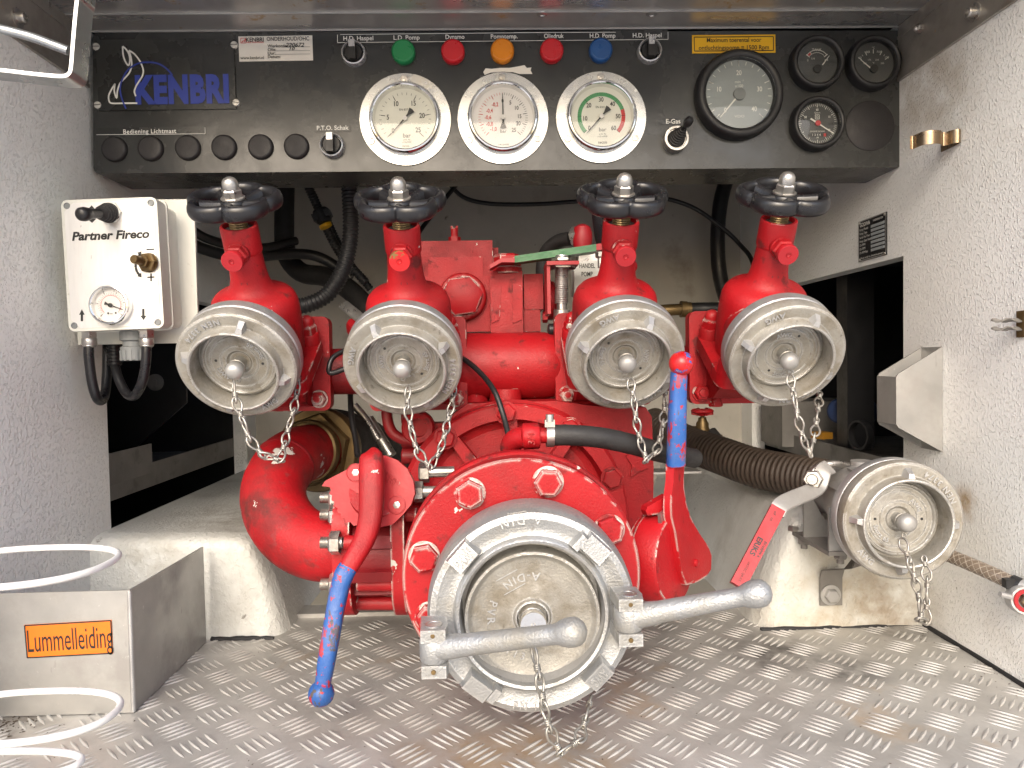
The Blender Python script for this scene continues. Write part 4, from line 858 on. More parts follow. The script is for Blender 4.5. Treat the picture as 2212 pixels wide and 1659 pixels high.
# volute behind the cover
q = [aty(u, v, .955) for u, v in ((905, 1010), (925, 950), (985, 890), (1010, 872), (1200, 866), (1290, 878), (1395, 880), (1408, 900), (1412, 1010), (1410, 1180), (1398, 1240), (1340, 1300), (1200, 1370), (1030, 1370), (920, 1280), (880, 1150))]
b = B(); b.prism(fr((0, 1.09, 0), (0, -1, 0), (1, 0, 0)), [(p.x, p.z) for p in q][::-1], .135, .020, 4); obj('volute', b, MT['red'], pump, 50)
b = B(); q = [aty(u, v, .953) for u, v in ((1352, 985), (1383, 968), (1388, 1000), (1400, 1010), (1380, 1018), (1362, 1030), (1365, 1005))]; b.prism(fr((0, .956, 0), (0, -1, 0), (1, 0, 0)), [(p.x, p.z) for p in q][::-1], .005, .001, 1); obj('cast_mark', b, MT['red'], pump)
b = B(); H = face_cam(aty(903, 924, .985)); b.lathe(H, [(.012, -.012), (.013, .002), (.020, .004), (.0225, .001), (.0225, -.014)], 36); b.lathe(H, [(.0125, -.010), (0, -.010)], 24); ybox(b, 915, 915, 990, 985, .99, .03, .006); obj('lifting_eye', b, MT['red'], pump)
b = B(); ytube(b, ((838, 862, 1.02), (836, 900, 1.02), (848, 935, 1.02), (880, 952, 1.02), (915, 952, 1.02)), .0078); obj('balance_pipe', b, MT['redshaded'], pump, 60)
b = B()
for v in (900, 950, 985): b.cyl(aty(868, v, 1.03), aty(905, v, 1.03), .012, seg=20, bev=.002)
obj('side_stud', b, MT['redshaded'], pump)
# feed of the two side valves
b = B(); b.cyl(aty(1375, 1222, .93), aty(1425, 1222, .93), .024, seg=28); obj('side_port', b, MT['red'], pump); b = B(); b.cyl(aty(850, 1190, .88), aty(900, 1190, .88), .038, seg=28); obj('side_port', b, MT['red'], pump)
b = B(); y = .86
for v, yy in ((1110, .865), (1270, .865)): b.cyl(aty(852, v, yy), aty(905, v, yy), .010, seg=16)
obj('port_stud', b, MT['red'], pump)
# suction neck and flange
FX, FZ = aty(1127, 1246, .738).x, aty(1127, 1246, .738).z
SA = V((0, -1, -.03)).normalized(); SG = fr((FX, .738, FZ), SA, (1, 0, 0))
b = B(); b.lathe(SG, [(.080, -.20), (.085, -.05), (.100, -.040), (.100, -.034)], 64); obj('suction_neck', b, MT['red'], pump)
b = B(); b.lathe(SG, [(.06, -.046), (.124, -.046), (.1255, -.044), (.1255, -.031), (.124, -.029), (.06, -.029)], 96); obj('back_flange', b, MT['red'], pump)
b = B(); b.lathe(SG, [(.06, -.026), (.1215, -.026), (.1232, -.024), (.1232, -.002), (.1215, 0), (.06, 0)], 110); sf = obj('suction_flange', b, MT['redchip'], pump)
for k in range(8):
    a = 166.5-46.3*k; p = SG @ V((.1025*math.cos(math.radians(a)), .1025*math.sin(math.radians(a)), 0)); H = fr(p, SA, (1, 0, 0)); b = B(); b.lathe(H, [(.0165, 0), (.0163, .0015), (.0150, .0018), (0, .0018)], 36); b.hexn(H @ Rz(10+k*23), .0150, .0115); bo = obj('bolt', b, MT['redchip'], sf)
    b = B(); put_text(b, H @ T((0, .003, .0113)) @ Rz(k*37), '8.8', .0052, ext=.0005); put_text(b, H @ T((0, -.005, .0113)) @ Rz(k*37), 'CS', .0045, ext=.0005); obj('lettering', b, MT['red'], bo, 0)
# ================= suction coupling, its cap and chain =================
KG = fr(aty(1149, 1322, .672), SA, (1, 0, 0))      # plane of the coupling face
sc = thing('suction_coupling', 'large silver suction coupling with two swing bars on the red flange', 'coupling', KG)
LZ = dict(local=True)
b = B(); b.lathe(I4, [(.070, -.066), (.088, -.064), (.0945, -.058), (.0985, -.045), (.0995, -.020), (.0985, -.004), (.0955, .0030), (.0900, .0050), (.0820, .0020), (.0770, .0015), (.0740, .0030), (.0725, .0080), (.0705, .0095), (.0680, .0085), (.0690, .002), (.0685, -.020)], 110); obj('ring', b, MT['alucoat'], sc, 40, **LZ)
b = B(); b.lathe(I4, [(.0700, .0), (.0692, .0), (.0672, -.012), (.0668, -.030), (.0, -.032)], 90); obj('seat', b, MT['alu'], sc, 40, **LZ)
for k, (a, s) in enumerate(((138, 'AWG'), (46, ''), (-128, ''), (-44, 'AWG'))):
    b = B(); H = Rz(a-90) @ T((0, .0850, .002)) @ Matrix.Diagonal((.74, .92, .92, 1))
    n, f = b.add([H @ V(p) for p in ((-.021, -.012, -.006), (.021, -.012, -.006), (.021, .011, -.006), (-.021, .011, -.006), (-.0165, -.0085, .0135), (.0165, -.0085, .0135), (.0165, .009, .0105), (-.0165, .009, .0105))], [(0, 3, 2, 1), (4, 5, 6, 7), (0, 1, 5, 4), (1, 2, 6, 5), (2, 3, 7, 6), (3, 0, 4, 7)]); b._bev(n, f, .0048, 4)
    if not s:
        n, f = b.add([H @ V(p) for p in ((-.028, -.016, -.004), (-.016, -.016, -.004), (-.016, .006, -.004), (-.028, .006, -.004), (-.026, -.013, .016), (-.017, -.013, .016), (-.017, .003, .014), (-.026, .003, .014))], [(0, 3, 2, 1), (4, 5, 6, 7), (0, 1, 5, 4), (1, 2, 6, 5), (2, 3, 7, 6), (3, 0, 4, 7)]); b._bev(n, f, .003, 2)
    pd = obj('lug_pad', b, MT['alucoat'], sc, 50, **LZ)
    if s: b = B(); put_text(b, H @ T((0, 0, .0122)) @ Rx(-8) @ Rz(180 if a > 0 else 0), s, .0135, ext=.0012, bold=.02, width=.024); obj('lettering', b, MT['alucoat'], pd, 0, **LZ)
b = B(); put_text(b, T((0, 0, .0046)), 'A-DIN', .0110, ext=.0009, bold=.012, arc=.0895, a0=96, inward=True, sp=1.4); obj('lettering', b, MT['alucoat'], sc, 0, **LZ); b = B(); put_text(b, T((0, 0, .0046)), 'PN 16', .0095, ext=.0009, bold=.012, arc=.0895, a0=-93, inward=True, sp=1.3); obj('lettering', b, MT['alucoat'], sc, 0, **LZ)
b = B(); ribbon2(b, Rz(7) @ T((0, .0896, 0)), [(-.010, -.0075), (.008, -.0075)], .0010, .0052); ribbon2(b, Rz(7) @ T((0, .0896, 0)), [(-.010, .0075), (.008, .0075)], .0010, .0052); obj('cast_line', b, MT['alucoat'], sc, 0, **LZ)
# hinges and swing bars
def swing(hu, hv, bu, bv, hy, by):
    hp_ = aty(hu, hv, hy); e = aty(bu, bv, by); up = V((0, -.05, 1)).normalized()
    H = fr(hp_, up, (1, 0, 0))
    for z in (-.0160, .0160):
        hb = B(); hb.prism(H @ T((0, 0, z-.0057)), [(-.0105, -.0125), (.011, -.0125), (.0125, 0), (.010, .018), (-.013, .020)], .0115, .0032, 3)
        k = obj('hinge_ear', hb, MT['alucoat'], sc, 45)
    b = B(); b.lathe(H, [(0, .0195), (.0080, .0195), (.0080, .0222), (.0074, .0227), (.0054, .0227), (.005, .0222), (0, .0222)], 24); obj('hinge_pin', b, MT['steel'], k)
    b = B(); b.lathe(fr(hp_+V((0, -.0122, .016)), (0, -1, 0)), [(.0022, 0), (.002, .0012), (0, .0013)], 12); b.lathe(fr(hp_+V((0, -.0122, -.016)), (0, -1, 0)), [(.0022, 0), (.002, .0012), (0, .0013)], 12); obj('hinge_rivet', b, MT['brass'], k)
    d = e-hp_; L = d.length; b = B(); b.lathe(H, [(0, -.0098), (.0120, -.0098), (.0130, -.008), (.0130, .008), (.0120, .0098), (0, .0098)], 28)
    b.lathe(fr(hp_, d), [(.0110, .004), (.0104, .022), (.0096, .030), (.0090, L*.55), (.0082, L-.018), (.0085, L-.012), (.0100, L-.0085), (.0116, L-.003), (.0119, L+.002), (.0110, L+.0072), (.0080, L+.0110), (.0040, L+.0132), (0, L+.0136)], 30)
    obj('swing_bar', b, MT['alucoat'], sc, 50)
swing(938, 1401, 1232, 1366, .632, .575)
swing(1357, 1334, 1632, 1283, .640, .600)
# blank cap
CG2 = fr(aty(1150, 1334, .683), SA, (1, 0, 0))
sk = thing('coupling_cap', 'large round silver cap cast with A-DIN PVR, in the suction coupling', 'coupling cap', CG2)
b = B(); b.lathe(I4, [(.0655, -.020), (.0655, .0010), (.0645, .0026), (.0622, .0028), (.0608, .0015), (.0585, -.0020), (.0560, -.0035), (.0300, -.0020), (.0185, -.0010), (.0165, .0022), (.0150, .0026), (.0145, .0010), (.0138, -.0050), (0, -.0050)], 90); obj('disc', b, MT['aludirty'], sk, 40, **LZ)
b = B(); put_text(b, T((0, 0, -.0022)), 'A-DIN', .0112, ext=.0010, bold=.010, arc=.0400, a0=105, inward=True, sp=1.25); obj('lettering', b, MT['alu'], sk, 0, **LZ); b = B(); put_text(b, T((0, 0, -.0022)), 'PVR', .0112, ext=.0010, bold=.010, arc=.0400, a0=172, inward=True, sp=1.35); obj('lettering', b, MT['alu'], sk, 0, **LZ); b = B(); put_text(b, T((0, 0, -.0022)), '113', .0100, ext=.0010, bold=.010, arc=.0400, a0=245, inward=True, sp=1.5); obj('lettering', b, MT['alu'], sk, 0, **LZ)
b = B(); ribbon2(b, Rz(28) @ T((0, .0400, 0)), [(-.013, -.0078), (.010, -.0078)], .0009, -.0012); ribbon2(b, Rz(28) @ T((0, .0400, 0)), [(-.013, .0078), (.010, .0078)], .0009, -.0012); obj('cast_line', b, MT['alu'], sk, 0, **LZ)
b = B(); b.lathe(I4, [(.0085, -.006), (.0085, .006), (.0115, .0085), (.0130, .012), (.0130, .0165), (.0120, .0185), (.0020, .0185), (.0012, .0178), (0, .0178)], 36); obj('knob', b, MT['chrome'], sk, 40, **LZ)
b = B(); b.tube([CG2 @ V((.011*math.cos(math.radians(a)), .011*math.sin(math.radians(a)), .005)) for a in range(-60, 241, 20)]+[CG2 @ V(p) for p in ((0, -.016, .008), (.003, -.021, .010), (.0, -.026, .011), (-.003, -.022, .010))], .0014, 8); obj('wire_hook', b, MT['link'], sk, 60)
chain('zinc chain of larger links hanging from the big suction cap to just above the floor', cpts((1152, 1400, .655), (1164, 1460, .642), (1176, 1530, .640), (1190, 1585, .640), (1212, 1628, .642), (1236, 1622, .645), (1254, 1592, .655), (1266, 1550, .675), (1276, 1508, .695)), 1.05)
# ================= side valves, elbow pipe, hoses at the pump =================
def onplane(u, v, p0, n):
    d = ray(u, v); o = V((0, 0, CAMZ)); n = V(n); return o + d*((V(p0)-o).dot(n)/d.dot(n))
def plate(b, uv, p0, n, t, bev=.001, back=True):     # outline seen in the photo laid on a plane and given thickness
    P_ = [onplane(u, v, p0, n) for u, v in uv]; n = V(n).normalized(); c = P_[0]; F = fr(c, n, (1, 0, 0)); I = F.inverted()
    q = [I @ p for p in P_]; q = [(p.x, p.y) for p in q]
    if sum(q[i-1][0]*q[i][1]-q[i][0]*q[i-1][1] for i in range(len(q))) < 0: q = q[::-1]
    b.prism(F @ T((0, 0, -t)), q, t, bev, 2); return F
# --- red elbow pipe with brass union
el = thing('elbow_pipe', 'fat red U-shaped elbow pipe with worn paint and a brass union nut', 'pipe', aty(600, 1180, .93))
b = B(); pts = spline(cpts((693, 975, 1.085), (657, 980, 1.035), (622, 998, .985), (598, 1034, .945), (591, 1075, .920), (605, 1120, .900), (640, 1160, .885), (688, 1181, .876), (745, 1184, .872)), 7)
b.tube(pts, .0405, 36); obj('pipe', b, MT['redworn'], el, 60)
b = B(); ue = aty(672, 974, 1.055); ud = (pts[0]-pts[8]).normalized(); U = fr(ue, ud, (0, 0, 1))
b.lathe(U, [(.041, -.012), (.044, -.010), (.046, -.004), (.044, .004)], 44); b.hexn(U @ T((0, 0, .002)) @ Rz(12), .0560, .018); b.lathe(U, [(.040, .016), (.0610, .017), (.0630, .020), (.0630, .036), (.061, .040), (.03, .040)], 56); obj('union_nut', b, MT['brass'], el)
b = B(); w = aty(664, 1005, .975); wd = (pts[20]-pts[14]).normalized(); b.lathe(fr(pts[16], (pts[17]-pts[15]).normalized()), [(.0403, -.004), (.0415, -.002), (.0418, 0), (.0415, .002), (.0403, .004)], 40); obj('weld_bead', b, MT['redshaded'], el)
t = tag(obj('suction_hose', B().tube(spline([ue+ud*.03, ue+ud*.09, ue+ud*.15+V((.02, .03, -.03)), ue+ud*.2+V((.03, .08, -.12))], 6), .058, 32), MT['rubber'], smooth=60), 'thick black rubber hose running back from the brass union nut', 'hose')
b = B(); q = aty(796, 905, 1.16); b.cyl(q, aty(845, 985, 1.14), .009, seg=14); ytube(b, ((765, 875, 1.15), (790, 905, 1.15), (818, 950, 1.14)), .006); tag(obj('clamp_bolt', b, MT['steel']), 'dark threaded clamp bolt beside the black hose behind the red elbow', 'bolt')
# --- left side valve with its blue ended lever
bf = thing('side_valve', 'red side valve with notched plate, its blue ended lever hanging down left of the flange', 'valve', aty(815, 1240, .87))
yv_ = .868
b = B(); c = aty(800, 1190, yv_)
def xdisc(b, u0, u1, vc, y, r, bev=.003, seg=40):
    p, q = aty(u0, vc, y), aty(u1, vc, y); b.lathe(fr(p, q-p), [(0, 0), (r-bev, 0), (r, bev), (r, (q-p).length-bev), (r-bev, (q-p).length), (0, (q-p).length)], seg)
for u0, u1, n in ((736, 772, 'flange'), (856, 884, 'flange')):
    b = B(); p, q = aty(u0, 1190, yv_), aty(u1, 1190, yv_); L_ = (q-p).length; H = fr((p.x, p.y, p.z), (1, 0, 0), (0, 1, 0))
    b.prism(H, rsq(.047, .044, 8, .075), L_, .004, 2); obj('flange', b, MT['redchip'], bf)
b = B(); xdisc(b, 768, 860, 1190, yv_, .046); p, q = aty(768, 1190, yv_), aty(860, 1190, yv_)
for a in (-70, -25, 20, 65, 110): 
    H = fr((p+q)/2, (1, 0, 0), (0, -1, 0)) @ Rz(a); b.box(H @ T((.046, 0, 0)), .012, .014, (q-p).length*.96, .003)
obj('valve_body', b, MT['redshaded'], bf)
for v0, y, u0, u1 in ((1112, .845, 700, 900), (1172, .812, 700, 775), (1262, .835, 700, 900), (1303, .86, 760, 905), (1075, .872, 700, 760)):
    b = B()
    b.cyl(aty(772 if v0 != 1172 else 745, v0, y), aty(u1, v0, y), .0082, seg=18)
    rod = obj('stud', b, MT['redchip'], bf)
    if v0 in (1303,): continue
    b = B(); p0 = aty(693, v0, y); p1 = aty(740, v0, y); n = 9; L_ = (p1-p0).length; pr = [(0, 0)]
    for i in range(n): pr += [(.0068, L_*.5*(i+.1)/n), (.0060, L_*.5*(i+.6)/n)]
    b.lathe(fr(p0, p1-p0), pr+[(.0064, L_*.5), (.0064, L_)], 18); b.hexn(fr(aty(735, v0, y), (-1, 0, 0), (0, 0, 1)), .0135, .012); obj('stud_end', b, MT['steel'], rod)
for u, v, y in ((927, 1020, .86), (914, 1062, .85)):
    b = B(); p = aty(u, v, y); b.hexn(fr(p, (-1, 0, 0), (0, 0, 1)), .0125, .012); b.cyl(p, p+V((.03, 0, 0)), .0065, seg=14); obj('bolt', b, MT['steel'], bf)
# notched plate
n1 = V((-.12, -1, .16)).normalized(); P1 = aty(800, 1040, .815)
uv = [(695, 1050), (702, 1039), (775, 1001), (800, 986), (832, 984), (858, 994), (880, 1013), (893, 1040), (896, 1066), (888, 1090), (870, 1112), (848, 1133), (800, 1144), (776, 1141), (772, 1134), (764, 1136), (757, 1128), (748, 1129), (744, 1119), (737, 1119), (736, 1109), (729, 1107), (729, 1097), (722, 1094), (722, 1084), (716, 1081), (717, 1070), (711, 1067), (715, 1058), (712, 1052)]
b = B(); plate(b, uv, P1, n1, .007, .0007); np_ = obj('notched_plate', b, MT['redplain'], bf)
for u, v in ((768, 1021), (857, 1091)):
    b = B(); H = fr(onplane(u, v, P1, n1), n1, (1, 0, 0)); b.lathe(H, [(.0105, -.001), (.0105, .0006), (.0098, .0009), (.0098, .0002), (.0088, .0002), (.0088, .0009), (0, .0009)], 28); sc_ = obj('screw', b, MT['redplain'], np_)
    b = B(); b.lathe(H, [(.0042, .0010), (.0030, .0013), (0, .0013)], 6); obj('socket', b, MT['steel'], sc_)
b = B(); H = fr(onplane(835, 1050, P1, n1), n1, (1, 0, 0)); put_text(b, H @ T((.003, .008, .0003)) @ Rz(-38), '800 EURO\nVALVE', .0062, ext=.0006, ls=.8); obj('lettering', b, MT['red'], np_, 0)
b = B(); b.cyl(aty(812, 1062, .818), aty(815, 1110, .88), .030, seg=32); obj('stem_housing', b, MT['red'], bf)
def handle(b, pts, n, seg=14, flat=1.0):
    # pts: (point, half width, half thickness); rounded rectangular section
    P_ = [p for p, w, h in pts]; vs = []; m = len(pts)
    for i, (p, w, h) in enumerate(pts):
        t = (P_[min(i+1, m-1)]-P_[max(i-1, 0)]).normalized(); s = t.cross(n).normalized(); nn = s.cross(t)
        for k in range(seg):
            a = 2*math.pi*k/seg; ca, sa = math.cos(a), math.sin(a); e = .62
            vs.append(p+s*w*math.copysign(abs(ca)**e, ca)+nn*h*math.copysign(abs(sa)**e, sa))
    b.add(vs, [(i*seg+k, i*seg+(k+1) % seg, i*seg+seg+(k+1) % seg, i*seg+seg+k) for i in range(m-1) for k in range(seg)]+[tuple(range(seg))[::-1], tuple(range((m-1)*seg, m*seg))])
def dense(pts, n):
    ps = spline([V((u, v, y)) for u, v, y, w, h in pts], n); ws = spline([V((w, h, 0)) for u, v, y, w, h in pts], n)
    return [(aty(p.x, p.y, p.z), max(.001, px(w.x, p.z)), w.y) for p, w in zip(ps, ws)]
b = B(); handle(b, dense([(803, 988, .800, 21, .006), (803, 995, .796, 26, .011), (803, 1045, .786, 27, .012), (801, 1110, .775, 26, .0115), (789, 1160, .764, 24, .011), (765, 1205, .752, 22, .0105), (752, 1226, .748, 21, .0102)], 5), V((0, -1, .1))); lr = obj('lever', b, MT['red'], bf, 45)
b = B(); handle(b, dense([(752, 1226, .748, 21, .0102), (742, 1245, .744, 21.5, .0102), (731, 1285, .740, 20, .0098), (719, 1350, .733, 19.5, .0095), (707, 1420, .727, 19, .0093), (699, 1470, .724, 17, .0085), (697, 1482, .723, 15, .008)], 5), V((0, -1, .1))); b.sph(aty(694, 1498, .722), .0130, 28, 18); obj('blue_grip', b, MT['blue'], lr, 50)
# --- right side valve with its upright lever
bv = thing('side_valve', 'red side valve with upright blue lever and chipped red ball, right of the pump', 'valve', aty(1450, 1300, .84), None)
n2 = V((.76, -.645, .05)).normalized(); P2 = aty(1490, 1180, .815)
ax = n2
D = fr(onplane(1436, 1206, P2-n2*.021, n2)+n2*.0, ax, (0, 0, 1))
b = B(); b.lathe(D, [(0, -.020), (.047, -.020), (.050, -.017), (.0505, .010), (.048, .014), (0, .014)], 48); obj('disc_housing', b, MT['redchip'], bv)
b = B(); b.lathe(D, [(0, -.062), (.024, -.062), (.024, -.018)], 28); b.lathe(D, [(.030, -.03), (.047, -.024), (.047, -.019)], 36)
b.cyl(aty(1372, 1222, .90), aty(1415, 1220, .86), .024, seg=28); obj('valve_neck', b, MT['redchip'], bv)
for a in (75, -75, 180):
    b = B(); p = D @ V((.040*math.cos(math.radians(a+15)), .040*math.sin(math.radians(a+15)), -.022)); b.hexn(fr(p, -ax, (0, 0, 1)), .0085, .012); obj('bolt', b, MT['redchip'], bv)
b = B(); uv = [(1447, 1100), (1455, 1118), (1461, 1122), (1459, 1130), (1466, 1137), (1463, 1145), (1470, 1152), (1466, 1160), (1472, 1168), (1468, 1177), (1475, 1186), (1470, 1195), (1477, 1204), (1472, 1214), (1479, 1224), (1474, 1235), (1481, 1248), (1476, 1258), (1484, 1268), (1478, 1284), (1470, 1290), (1440, 1190), (1432, 1110)]
uv = [(u-5, v) for u, v in uv]; plate(b, uv, P2-n2*.0105, n2, .004, .0005); obj('notched_plate', b, MT['steel'], bv)
b = B(); uv = [(1456, 1003), (1455, 1040), (1451, 1072), (1450, 1094), (1451, 1118), (1459, 1150), (1465, 1190), (1472, 1230), (1483, 1264), (1508, 1257), (1526, 1245), (1536, 1230), (1537, 1200), (1530, 1180), (1514, 1157), (1500, 1134), (1490, 1112), (1482, 1085), (1478, 1055), (1477, 1030), (1479, 1003)]
plate(b, uv, P2, n2, .0100, .0042); q = [(1442, 1070), (1398, 1095), (1395, 1104), (1399, 1114), (1443, 1108), (1452, 1092)]; plate(b, q, aty(1440, 1095, .806), V((.3, -1, 0)), .012, .003)
pz = onplane(1460, 1004, P2, n2)
lv2 = obj('lever', b, MT['redchip'], bv, 40)
b = B(); p = onplane(1503, 1216, P2, n2); b.lathe(fr(p, n2), [(.0048, -.002), (.0046, .002), (.003, .003), (0, .0032)], 18); obj('pivot_pin', b, MT['red'], lv2)
b = B(); handle(b, dense([(1467, 800, .790, 15, .008), (1466, 815, .791, 17, .0086), (1464, 860, .793, 18, .0090), (1462, 930, .794, 19, .0094), (1460, 1004, pz.y+.002, 20.5, .0080)], 4), V((.1, -1, 0))); obj('blue_grip', b, MT['blue'], lv2, 45)
b = B(); b.sph(aty(1472, 785, .787), .0136, 28, 18); obj('ball', b, MT['redball'], lv2, 60)
# --- bypass hose with its red elbow
ho = thing('bypass_hose', 'black rubber hose with a red elbow fitting and silver clamp above the suction flange', 'hose', aty(1105, 975, .83))
b = B(); ytube(b, ((1182, 941, .80), (1230, 940, .80), (1300, 946, .805), (1370, 961, .82), (1430, 978, .84), (1500, 990, .88)), .0118, 24); obj('hose', b, MT['rubber'], ho, 60)
b = B(); ytube(b, ((1104, 985, .83), (1104, 962, .82), (1116, 948, .81), (1140, 943, .80)), .0120, 24); b.cyl(aty(1128, 943, .80), aty(1166, 941, .80), .0148, seg=8, bev=.002); b.cyl(aty(1160, 941, .80), aty(1186, 941, .80), .0085, seg=20); b.lathe(fr(aty(1104, 975, .828), (0, 0, -1)), [(.012, 0), (.0165, .003), (.0165, .012), (0, .012)], 24); e_ = obj('elbow_fitting', b, MT['red'], ho, 45)
b = B(); put_text(b, face_cam(aty(1147, 944, .80)+V((0, -.0152, 0))) @ Rz(90), '3/4', .011, ext=.0006); obj('lettering', b, MT['red'], e_, 0)
b = B(); p = aty(1180, 941, .80); q = aty(1197, 941, .80); b.lathe(fr(p, q-p), [(.0120, 0), (.0128, 0), (.0128, .0085), (.0120, .0085)], 32); s_ = aty(1187, 914, .797); b.box(fr(s_, (0, -1, 0)), .011, .008, .012, .001); b.cyl(s_+V((0, -.004, .002)), s_+V((0, -.004, .010)), .0045, seg=12); obj('hose_clamp', b, MT['steel'], ho)
# ================= left side: control box, tray, wire rings, strap =================
bx = thing('control_box', 'cream plastic control box lettered Partner Fireco, with lever, valve knob and small gauge', 'control box', aty(250, 715, .96))
YF, YB = .938, 1.0
tl, tr, br, bl_ = [aty(u, v, YF) for u, v in ((136, 430), (341, 427.5), (352, 711), (144, 714))]
x0, x1 = (tl.x+bl_.x)/2, (tr.x+br.x)/2; z0, z1 = (bl_.z+br.z)/2, (tl.z+tr.z)/2
cx_, cz_ = (x0+x1)/2, (z0+z1)/2; w_, h_ = x1-x0, z1-z0
FB = fr((cx_, YF, cz_), (0, -1, 0), (1, 0, 0)) @ Rz(1.4)
b = B(); p0, p1 = aty(160, 745, YB), aty(419, 430, YB); b.bb((max(p0.x, LX+.002), YB, p0.z), (p1.x, YB+.005, p1.z), .002, 1); obj('back_plate', b, MT['cream'], bx)
b = B(); b.prism(FB @ T((0, 0, -.024)), rsq(w_/2, .008, 5, h_/2), .024, .003, 3); obj('lid', b, MT['cream'], bx)
b = B(); b.prism(FB @ T((.0, 0, -.0285)), rsq(w_/2+.0015, .009, 5, h_/2+.0015), .004, .001, 2); b.prism(FB @ T((0, 0, -.062)), rsq(w_/2-.003, .008, 5, h_/2-.003), .034, .001, 1); obj('case', b, MT['cream'], bx)
c = .011; a_, e_ = w_/2-.004, h_/2-.004
b = B(); b.prism(FB @ T((0, 0, .0002)), [(-a_+c, -e_), (a_-c, -e_), (a_, -e_+c), (a_, e_-c), (a_-c, e_), (-a_+c, e_), (-a_, e_-c), (-a_, -e_+c)], .0006, 0); fl = obj('front_label', b, MT['plate'], bx)
for sx in (-1, 1):
    for sz in (-1, 1):
        b = B(); b.lathe(FB @ T((sx*(w_/2-.0075), sz*(h_/2-.0075), 0)), [(.0042, .0004), (.0040, .0012), (.0032, .0012), (.003, .0004), (0, .0003)], 20); obj('screw_hole', b, MT['greyplastic'], bx)
def bxp(u, v, d=0):                                    # pixel on the box front -> (x, y) in FB
    p = FB.inverted() @ aty(u, v, YF); return p.x, p.y
def btext(s, u, v, w, size, **k):
    x, y = bxp(u, v); b = B(); put_text(b, FB @ T((x, y, .0012)), s, size, width=px(w, YF), **k); return obj('lettering', b, MT['print_black'], fl)
btext('Partner Fireco', 239, 509, 162, .0150, bold=.036, shear=.2)
def bpoly(uv, name='print_mark', z=.0012):
    b = B(); b.add([FB @ V((*bxp(u, v), z)) for u, v in uv], [tuple(range(len(uv)))]); return obj(name, b, MT['print_black'], fl, 0)
bpoly([(178, 668), (184, 680), (180.5, 680), (180.5, 694), (175.5, 694), (175.5, 680), (172, 680)]); bpoly([(308, 667), (313, 667), (313, 682), (317, 682), (311, 692), (304, 682), (308, 682)])
bpoly([(199, 444), (209, 455), (199, 455), (189, 455)]); bpoly([(189, 473), (209, 473), (200, 482)])
bpoly([(317, 538), (334, 537), (334, 540), (317, 541)]); bpoly([(319, 598), (335, 597), (335, 600), (319, 601)]); bpoly([(325.5, 591), (329, 591), (329, 608), (325.5, 608)])
b = B(); ribbon2(b, FB, [bxp(u, v) for u, v in ((303, 550), (297, 558), (294, 569), (294, 578), (297, 588), (302, 594))], .0032, .0012); obj('print_arrow', b, MT['print_black'], fl); bpoly([(297, 546), (307, 543), (305, 555)]); bpoly([(306, 589), (307, 600), (297, 597)])
# lever switch
tg = []
x, y = bxp(240, 460); b0 = FB @ V((x, y, .001)); tip = aty(172, 463, YF-.062); dv = (tip-b0)
b = B(); H = FB @ T((x, y, .0)); b.hexn(H, .0145, .006); obj('lock_ring', b, MT['cream'], bx)
b = B(); M_ = fr(b0, V((dv.x*.35, dv.y, dv.z)), (0, 0, 1)); pr = [(.0125, .002)]
for i in range(4): pr += [(.0125-.0012*i, .005+.005*i), (.0125-.0012*i, .007+.005*i), (.0112-.0012*i, .0082+.005*i)]
b.lathe(M_, pr+[(.006, .027), (0, .027)], 28); lb = obj('rubber_boot', b, MT['rubber'], bx)
b = B(); s0 = b0+V((dv.x*.35, dv.y, dv.z))*.36; d2 = tip-s0; b.lathe(fr(s0, d2), [(.0058, 0), (.0062, d2.length*.5), (.0075, d2.length*.62), (.0086, d2.length*.8), (.0080, d2.length*.93), (.005, d2.length), (0, d2.length*1.02)], 24); obj('lever', b, MT['black'], bx, 50)
# brass adjusting screw
x, y = bxp(323, 568); H = FB @ T((x, y, 0)) @ fr((0, 0, 0), (-.25, .05, 1), (1, 0, 0)); b = B(); b.lathe(H, [(.0125, 0), (.0125, .002), (0, .002)], 24); b.hexn(H, .0128, .008); b.hexn(H @ T((0, 0, .008)), .0082, .006); b.lathe(H @ T((0, 0, .013)), [(.0050, 0), (.0050, .004), (.0056, .005), (.0056, .014), (.0048, .0155), (0, .0158)], 20); obj('adjusting_screw', b, MT['brass'], bx)
# small gauge
x, y = bxp(244, 660); H = FB @ T((x, y, 0)); b = B(); b.lathe(H, [(.0252, 0), (.0256, .003), (.0254, .009), (.0242, .0118), (.0228, .0122), (.0215, .0112), (.0210, .007), (.0208, .004)], 56); gg = obj('small_gauge', b, MT['chrome'], bx)
b = B(); b.lathe(H, [(.0212, .0045), (0, .0045)], 40); obj('dial', b, MT['dialw'], gg)
b = B(); ticks(b, H, .0125, .0145, 225, -45, 30, .0003, .0050); arcband(b, H, .0122, .0126, 225, -45, .0050); obj('scale_mark', b, MT['print_red'], gg)
b = B(); ticks(b, H, .0160, .0178, 225, -45, 5, .0007, .0050); ticks(b, H, .0150, .0163, 225, -45, 25, .0003, .0050)
for s, a in (('0', 225), ('1', 171), ('2', 117), ('3', 75), ('4', 30), ('6', -45)): put_text(b, H @ T((.0188*math.cos(math.radians(a)), .0188*math.sin(math.radians(a)), .005)), s, .0036)
put_text(b, H @ T((0, -.0105, .005)), 'bar', .0030); b.lathe(H @ T((-.004, -.0100, .0050)), [(.0013, 0), (0, .0001)], 12); b.lathe(H @ T((.0055, -.0100, .0050)), [(.0013, 0), (0, .0001)], 12); obj('dial_print', b, MT['print_black'], gg)
